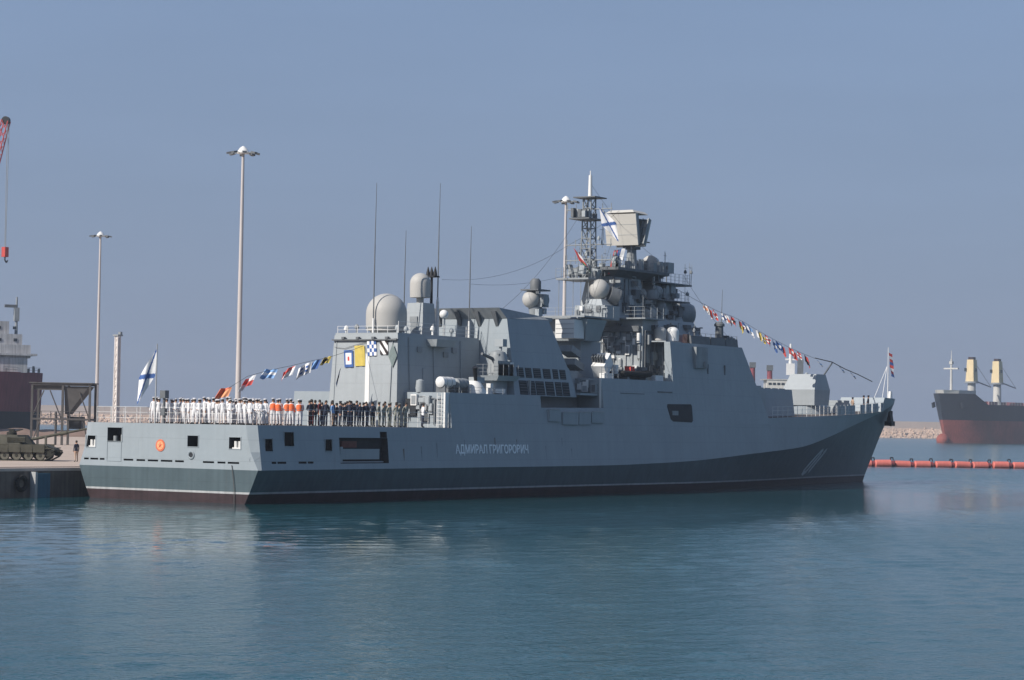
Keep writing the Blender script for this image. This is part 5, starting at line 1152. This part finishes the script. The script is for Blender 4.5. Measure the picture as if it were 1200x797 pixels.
# simple rail of posts along the far edge of the quay
# ================================================================== far ships
M['shipgrey'] = mat('dirty_ship_grey', (.42, .42, .43), .7, .12, .3, streak=.3)
M['redhull'] = mat('maroon_hull', (.21, .05, .06), .6, .15, .12, streak=.25)
M['bluehull'] = mat('navy_hull', (.011, .015, .024), .55, .2, .1, streak=.3, stain=(.05, .035, .03), stain_amt=.5)
M['redboot'] = mat('faded_red_antifouling', (.29, .075, .055), .7, .25, .12, streak=.3, stain=(.16, .09, .075), stain_amt=.6)
M['cream'] = mat('cream_paint', (.62, .50, .30), .6, .08, .3, streak=.15)
M['offwhite'] = mat('offwhite_paint', (.50, .49, .46), .6, .08, .2, streak=.15)
def loft_hull(name, L_, beam, d0, parent, mats, splits, sheer, bulge=.16, stern_w=.8, flare=.25, rake=5):
    """ship hull along +X (bow), rows at heights in splits, last row follows the sheer"""
    b = MB(); st = [0, .02, .08, .2, .5, .78, .86, .91, .95, .975, .99, 1.0]; nr = len(splits)+1
    def width(t, zf):
        f = 1 if t < .74 else max(0, 1-((t-.74)/.26)**(2.0+1.6*zf))
        a = stern_w+(1-stern_w)*min(1, t/.15)
        return beam/2*max(.004, f)*a
    for t in st:
        for sg in (-1, 1):
            for j in range(nr):
                z = splits[j] if j < nr-1 else sheer(t); zf = max(0, min(1, z/sheer(1)))
                x = t*(L_-rake*(1-zf)); b.v.append((x, sg*width(t, zf), z))
    n = 2*nr
    for i in range(len(st)-1):
        for q in (0, 1):
            for j in range(nr-1):
                a = i*n+q*nr+j; b.f.append((a, a+n, a+n+1, a+1)); b.m.append(min(j, len(mats)-1) if j < nr-2 else len(mats)-1)
        a = i*n; b.f.append((a+nr-1, a+n+nr-1, a+n+2*nr-1, a+2*nr-1)); b.m.append(len(mats)-1)
        b.f.append((a, a+n, a+n+nr, a+nr)); b.m.append(0)
    for e in (0, (len(st)-1)*n):
        for j in range(nr-1): b.f.append((e+j, e+j+1, e+nr+j+1, e+nr+j)); b.m.append(min(j, len(mats)-1) if j < nr-2 else len(mats)-1)
    return b.build(name, mats, parent, angle=30)
# bulk carrier to the right: local +X is its bow
hd = Vector((-.36, -.62, 0)).normalized()
yaw = math.atan2(.124, -.99)
bc = thing('bulk_carrier', 'dark blue bulk carrier with red boot topping and two cream deck cranes across the harbour', 'cargo ship', (0, 0, 0), yaw)
bowp = Vector((960.7, 339.0, 0)); Lb = 170
fx = Vector((math.cos(yaw), math.sin(yaw), 0)); bc.location = bowp-fx*Lb
sheer = lambda t: 19.5+(5.2 if t > .88 else 0)
hb_ = loft_hull('hull', Lb, 30, 0, bc, [M['redboot'], M['redboot'], M['bluehull']], [-2, 3, 11.5], sheer, rake=7)
MB().ball((Lb-4, 0, 1.5), 3.2, 16, 10).build('bulbous_bow', M['redboot'], bc)
MB().poly([(Lb-20, -9.5), (Lb-8, -6.5), (Lb-1.5, -1.8), (Lb-1.5, 1.8), (Lb-8, 6.5), (Lb-20, 9.5)], 24.6, [(Lb-20, -9.7), (Lb-8, -6.9), (Lb-.8, -2), (Lb-.8, 2), (Lb-8, 6.9), (Lb-20, 9.7)], 26.4).build('forecastle_bulwark', M['offwhite'], bc, smooth=False)
fm = MB().cyl((Lb-12, 0, 25), (Lb-12, 0, 42), .7, .45, 10).cyl((Lb-12, 0, 42), (Lb-12, 0, 46.5), .25, .12, 8).build('foremast', M['offwhite'], bc)
MB().box(Lb-12.6, Lb-11.4, -4, 4, 37.0, 37.7).box(Lb-12.8, Lb-11.2, -.8, .8, 39.5, 41.0).build('crosstree', M['offwhite'], fm, smooth=False)
for k, xx in enumerate((Lb-33, Lb-60)):
    cr = MB().cyl((xx, 0, 19), (xx, 0, 30.5), 2.2, 2.0, 16).build('crane_post', M['offwhite'], bc)
    MB().lathe((xx, 0, 30.5), [(3.6, 0), (3.6, .9)], 18).build('crane_ring', M['midgrey'], cr)
    MB().hexa([(xx-2.3, -2.3, 31.4), (xx+2.3, -2.3, 31.4), (xx+2.3, 2.3, 31.4), (xx-2.3, 2.3, 31.4), (xx-1.8, -1.8, 42.5), (xx+1.8, -1.8, 42.5), (xx+1.8, 1.8, 42.5), (xx-1.8, 1.8, 42.5)]).build('crane_house', M['cream'], cr, smooth=False)
    MB().box(xx-1.5, xx+1.5, -1.3, 1.3, 42.5, 43.8).build('crane_sheave', M['boot'], cr, smooth=False)
    MB().box(xx+1.0, xx+2.6, -2.9, -1.8, 36.5, 38.2).box(xx-.5, xx+.5, 2.2, 2.75, 36.5, 38).build('crane_window', M['glass'], cr, smooth=False)
    MB().cyl((xx-2, 0, 32.0), (xx-20, 0, 29.0), .4, .3, 8).build('crane_jib', M['midgrey'], cr)
    MB().cyl((xx-1, 0, 42.5), (xx-20, 0, 29.2), .10, n=5).build('crane_wire', M['wire'], cr)
for k in range(4):
    xx = Lb-28-k*27; MB().box(xx-18, xx-9, -8, 8, 19.4, 21.3).build('hatch_cover', M['redhull'], bc, smooth=False)
for sg in (-1, 1):
    MB().obox((Lb-9, sg*8.2, 19), (2.2, .8, 2.6), (0, .3, 0)).build('anchor', M['black'], bc, smooth=False)
b = MB().box(12, 26, -12, 12, 19.3, 36).box(14, 24, -15, 15, 36, 39); b.build('accommodation', M['offwhite'], bc, smooth=False)
tx2 = text_mesh('CELERTY', 2.4, M['faded'], 'bow_lettering', bc, .05) if False else None
rail([(Lb-24, 14.5, 19.5), (Lb-70, 14.8, 19.5)], bc, 1.6, 3, 3, M['offwhite'], rr=.12, wr=.07)
# maroon cargo ship at the far left
yaw2 = math.atan2(-.52, .85)
rs = thing('cargo_ship', 'maroon hulled cargo ship with grey white superstructure behind the tank', 'cargo ship', (0, 0, 0), yaw2)
fx2 = Vector((math.cos(yaw2), math.sin(yaw2), 0)); Lr = 90; rs.location = Vector((228.6, 235.5, 0))-fx2*Lr
loft_hull('hull', Lr, 16, 0, rs, [M['bluehull'], M['bluehull'], M['redhull']], [-2, 3, 6.5], lambda t: 14.6, rake=.5, stern_w=.9)
MB().box(Lr-30, Lr-4.5, -5.0, 6.5, 14.5, 17.5).box(Lr-30, Lr-2.6, -5.5, 7.5, 18.0, 18.4).build('bridge_deck', M['shipgrey'], rs, smooth=False)
su = MB().box(Lr-26, Lr-3.8, -4.6, 4.6, 17.5, 20.2).box(Lr-24, Lr-5.4, -3.8, 3.8, 20.2, 22.4).box(Lr-22, Lr-8.0, -3, 3, 22.4, 25.0).build('superstructure', M['shipgrey'], rs, smooth=False)
for k in range(5):
    for z in (20.9, 23.4): MB().box(Lr-20+k*3.2, Lr-19.3+k*3.2, -3.9 if z < 22 else -3.08, -3.7 if z < 22 else -2.9, z, z+.6).build('window', M['glass'], su, smooth=False)
ms_ = MB().cyl((Lr-5.8, 0, 22), (Lr-5.8, 0, 30.2), .35, .2, 8).box(Lr-6.3, Lr-5.3, -.5, .5, 25.2, 28).build('radar_mast', M['midgrey'], rs)
MB().box(Lr-8.3, Lr-5.8, -.3, .3, 28.0, 28.6).build('radar_bar', M['darkgrey'], ms_, smooth=False)
for k in range(7):
    MB().box(Lr-9+k*1.2, Lr-8.6+k*1.2, -5+.3*k, -4.6+.3*k, 14.6, 15.4+.5*(k % 2)).build('bollard', M['darkgrey'], rs, smooth=False)
rail([(Lr-10, -7.2, 14.6), (Lr-1, -1.5, 14.6)], rs, 1.0, 1.5, 2, M['midgrey'], rr=.06, wr=.05)
# white ship behind the bow
ws = thing('white_ship', 'white ship with pale mast and dark funnel seen behind the gun turret', 'cargo ship', (511, 204.5, 0), math.atan2(-.84, .543))
loft_hull('hull', 60, 13, 0, ws, [M['redboot'], M['bluehull'], M['bluehull']], [-2, 2, 5], lambda t: 12.0, rake=4).location = (-38, 0, 0)
s1_ = MB().box(-14, 7, -5, 5, 11.9, 17).box(-5, 7.5, -4.5, 4.5, 17, 20.4).build('superstructure', M['offwhite'], ws, smooth=False)
for k in range(9): MB().box(-4.5+k*1.3, -3.6+k*1.3, -4.62, -4.4, 18.9, 19.5).build('window', M['glass'], s1_, smooth=False)
MB().box(-6, 8, -4.7, 4.7, 20.4, 20.6).build('roof_edge', M['offwhite'], ws, smooth=False)
mm = MB().cyl((2.6, 0, 22), (2.6, 0, 31.5), .75, .3, 8).box(1.4, 3.8, -.8, .8, 22, 25.5).box(1.0, 4.2, -.3, .3, 26.5, 27).build('mast', M['white'], ws, smooth=False)
MB().box(4.8, 6.4, -1, 1, 22.2, 26.8).build('funnel', M['darkgrey'], ws, smooth=False)
for x, h_ in ((-4.0, 23.2), (-9.2, 24.0)):
    q = MB().cyl((x, -3, 12), (x, -3, h_), 1.0, .8, 10).build('derrick_post', M['redhull'], ws)
    MB().box(x-.9, x+.9, -3.9, -2.1, h_, h_+1.6).build('post_head', M['darkgrey'], q, smooth=False)
# ================================================================== harbour crane at the far left
M['cranered'] = mat('crane_red_paint', (.45, .06, .05), .6, .1, .3)
ck = thing('harbour_crane', 'red lattice jib of a harbour crane entering at the top, hook hanging', 'crane', (175.6, 207.2, 2.0))
tip = Vector((179.4-175.6, 198.1-207.2, 57.3)); foot = Vector((0, 0, 19.5))
b = MB(); ax_ = (tip-foot).normalized(); sx_ = ax_.cross(Vector((0, 0, 1))).normalized(); sy_ = sx_.cross(ax_)
nseg = 26
def jc(k, t): 
    wv = .95*(1-.35*t); return foot.lerp(tip, t)+sx_*(wv*(-1, 1, 1, -1)[k])+sy_*(wv*(-1, -1, 1, 1)[k])
for k in range(4):
    b.cyl(jc(k, 0), jc(k, 1), .13, .11, 6)
    for i in range(nseg): b.cyl(jc(k, i/nseg), jc((k+1) % 4, (i+1)/nseg), .07, n=4)
b.build('jib', M['cranered'], ck)
MB().lathe(tuple(tip), [(.75, -.35), (.75, .35)], 14, tuple(sx_)).build('jib_sheave', M['black'], ck)
hp = tip+Vector((.0, -.6, -.6))
MB().cyl(hp+sx_*.4, hp+sx_*.2+Vector((0, 0, -22.5)), .06, n=5).cyl(hp-sx_*.4, hp-sx_*.2+Vector((0, 0, -22.5)), .06, n=5).build('hoist_rope', M['midgrey'], ck)
hk = MB().obox(tuple(hp+Vector((0, 0, -23.4))), (.9, .9, 1.8)).build('hook_block', M['cranered'], ck, smooth=False)
MB().tube([hp+Vector((0, 0, -24.3)), hp+Vector((0, 0, -24.9)), hp+Vector((.3, -.1, -25.3)), hp+Vector((.5, -.2, -24.9))], .14, 6).build('hook', M['black'], hk)
MB().fr((-5, 5, -5, 5), 0, (-4, 4, -4, 4), 3).cyl((0, 0, 3), (0, 0, 17), 1.6, 1.4, 16).build('tower', M['cranered'], ck)
MB().box(-6, 4, -3, 3, 17, 21).build('machinery_house', M['cranered'], ck, smooth=False)
MB().box(3, 6, -1.5, 1.5, 17.5, 20.5).build('cab', M['glass'], ck, smooth=False)
# ================================================================== floating boom
M['floatred'] = mat('faded_red_float', (.52, .14, .115), .7, .15, 1.2, streak=.15, stain=(.60, .25, .2), stain_amt=.5)
fa, fbp = Vector((212.5, 48.2, .36)), Vector((240.5, 20.8, .36)); dv = (fbp-fa).normalized(); ln = (fbp-fa).length
proto = None; seg = 3.35; ang = math.atan2(dv.y, dv.x)
k = 0
while k*seg < ln:
    p = fa+dv*(k*seg)
    if proto is None:
        root = thing('boom_float', 'faded red cylindrical section of the floating boom beyond the bow', 'boom float', group='sections of the floating boom')
        MB().lathe((.08, 0, 0), [(.5, 0), (.64, .12), (.64, 2.55), (.5, 2.67)], 18, (1, 0, 0)).build('float', M['floatred'], root)
        MB().lathe((2.62, 0, 0), [(.42, 0), (.5, .08), (.5, .58), (.42, .66)], 14, (1, 0, 0)).build('coupling', M['redhull'], root)
        MB().tube([(2.7, 0, .55), (2.75, 0, .98), (3.15, 0, .98), (3.2, 0, .55)], .09, 6).build('handle', M['black'], root)
        proto = root; o = root
    else: o = copy_tree(proto)
    o['label'] = f'faded red cylindrical float, {ORD[k]} of the floating boom counting from the frigate bow'
    o.location = p+Vector((random.uniform(-.25, .25), random.uniform(-.25, .25), random.uniform(-.08, .08))); o.rotation_euler = (random.uniform(-.5, .5), random.uniform(-.03, .03), ang+random.uniform(-.07, .07)); k += 1

# ------------------------------------------------------------------ haze
hm = bpy.data.materials.new('haze_air'); hm.use_nodes = True; t_ = hm.node_tree; t_.nodes.clear()
pv = t_.nodes.new('ShaderNodeVolumePrincipled'); om = t_.nodes.new('ShaderNodeOutputMaterial')
pv.inputs['Color'].default_value = (.72, .80, .92, 1); pv.inputs['Density'].default_value = .00022; pv.inputs['Anisotropy'].default_value = .2
t_.links.new(pv.outputs[0], om.inputs['Volume'])
o = MB().box(-400, 2600, -400, 1900, -4, 75).build('haze', hm, smooth=False); o['kind'] = 'stuff'
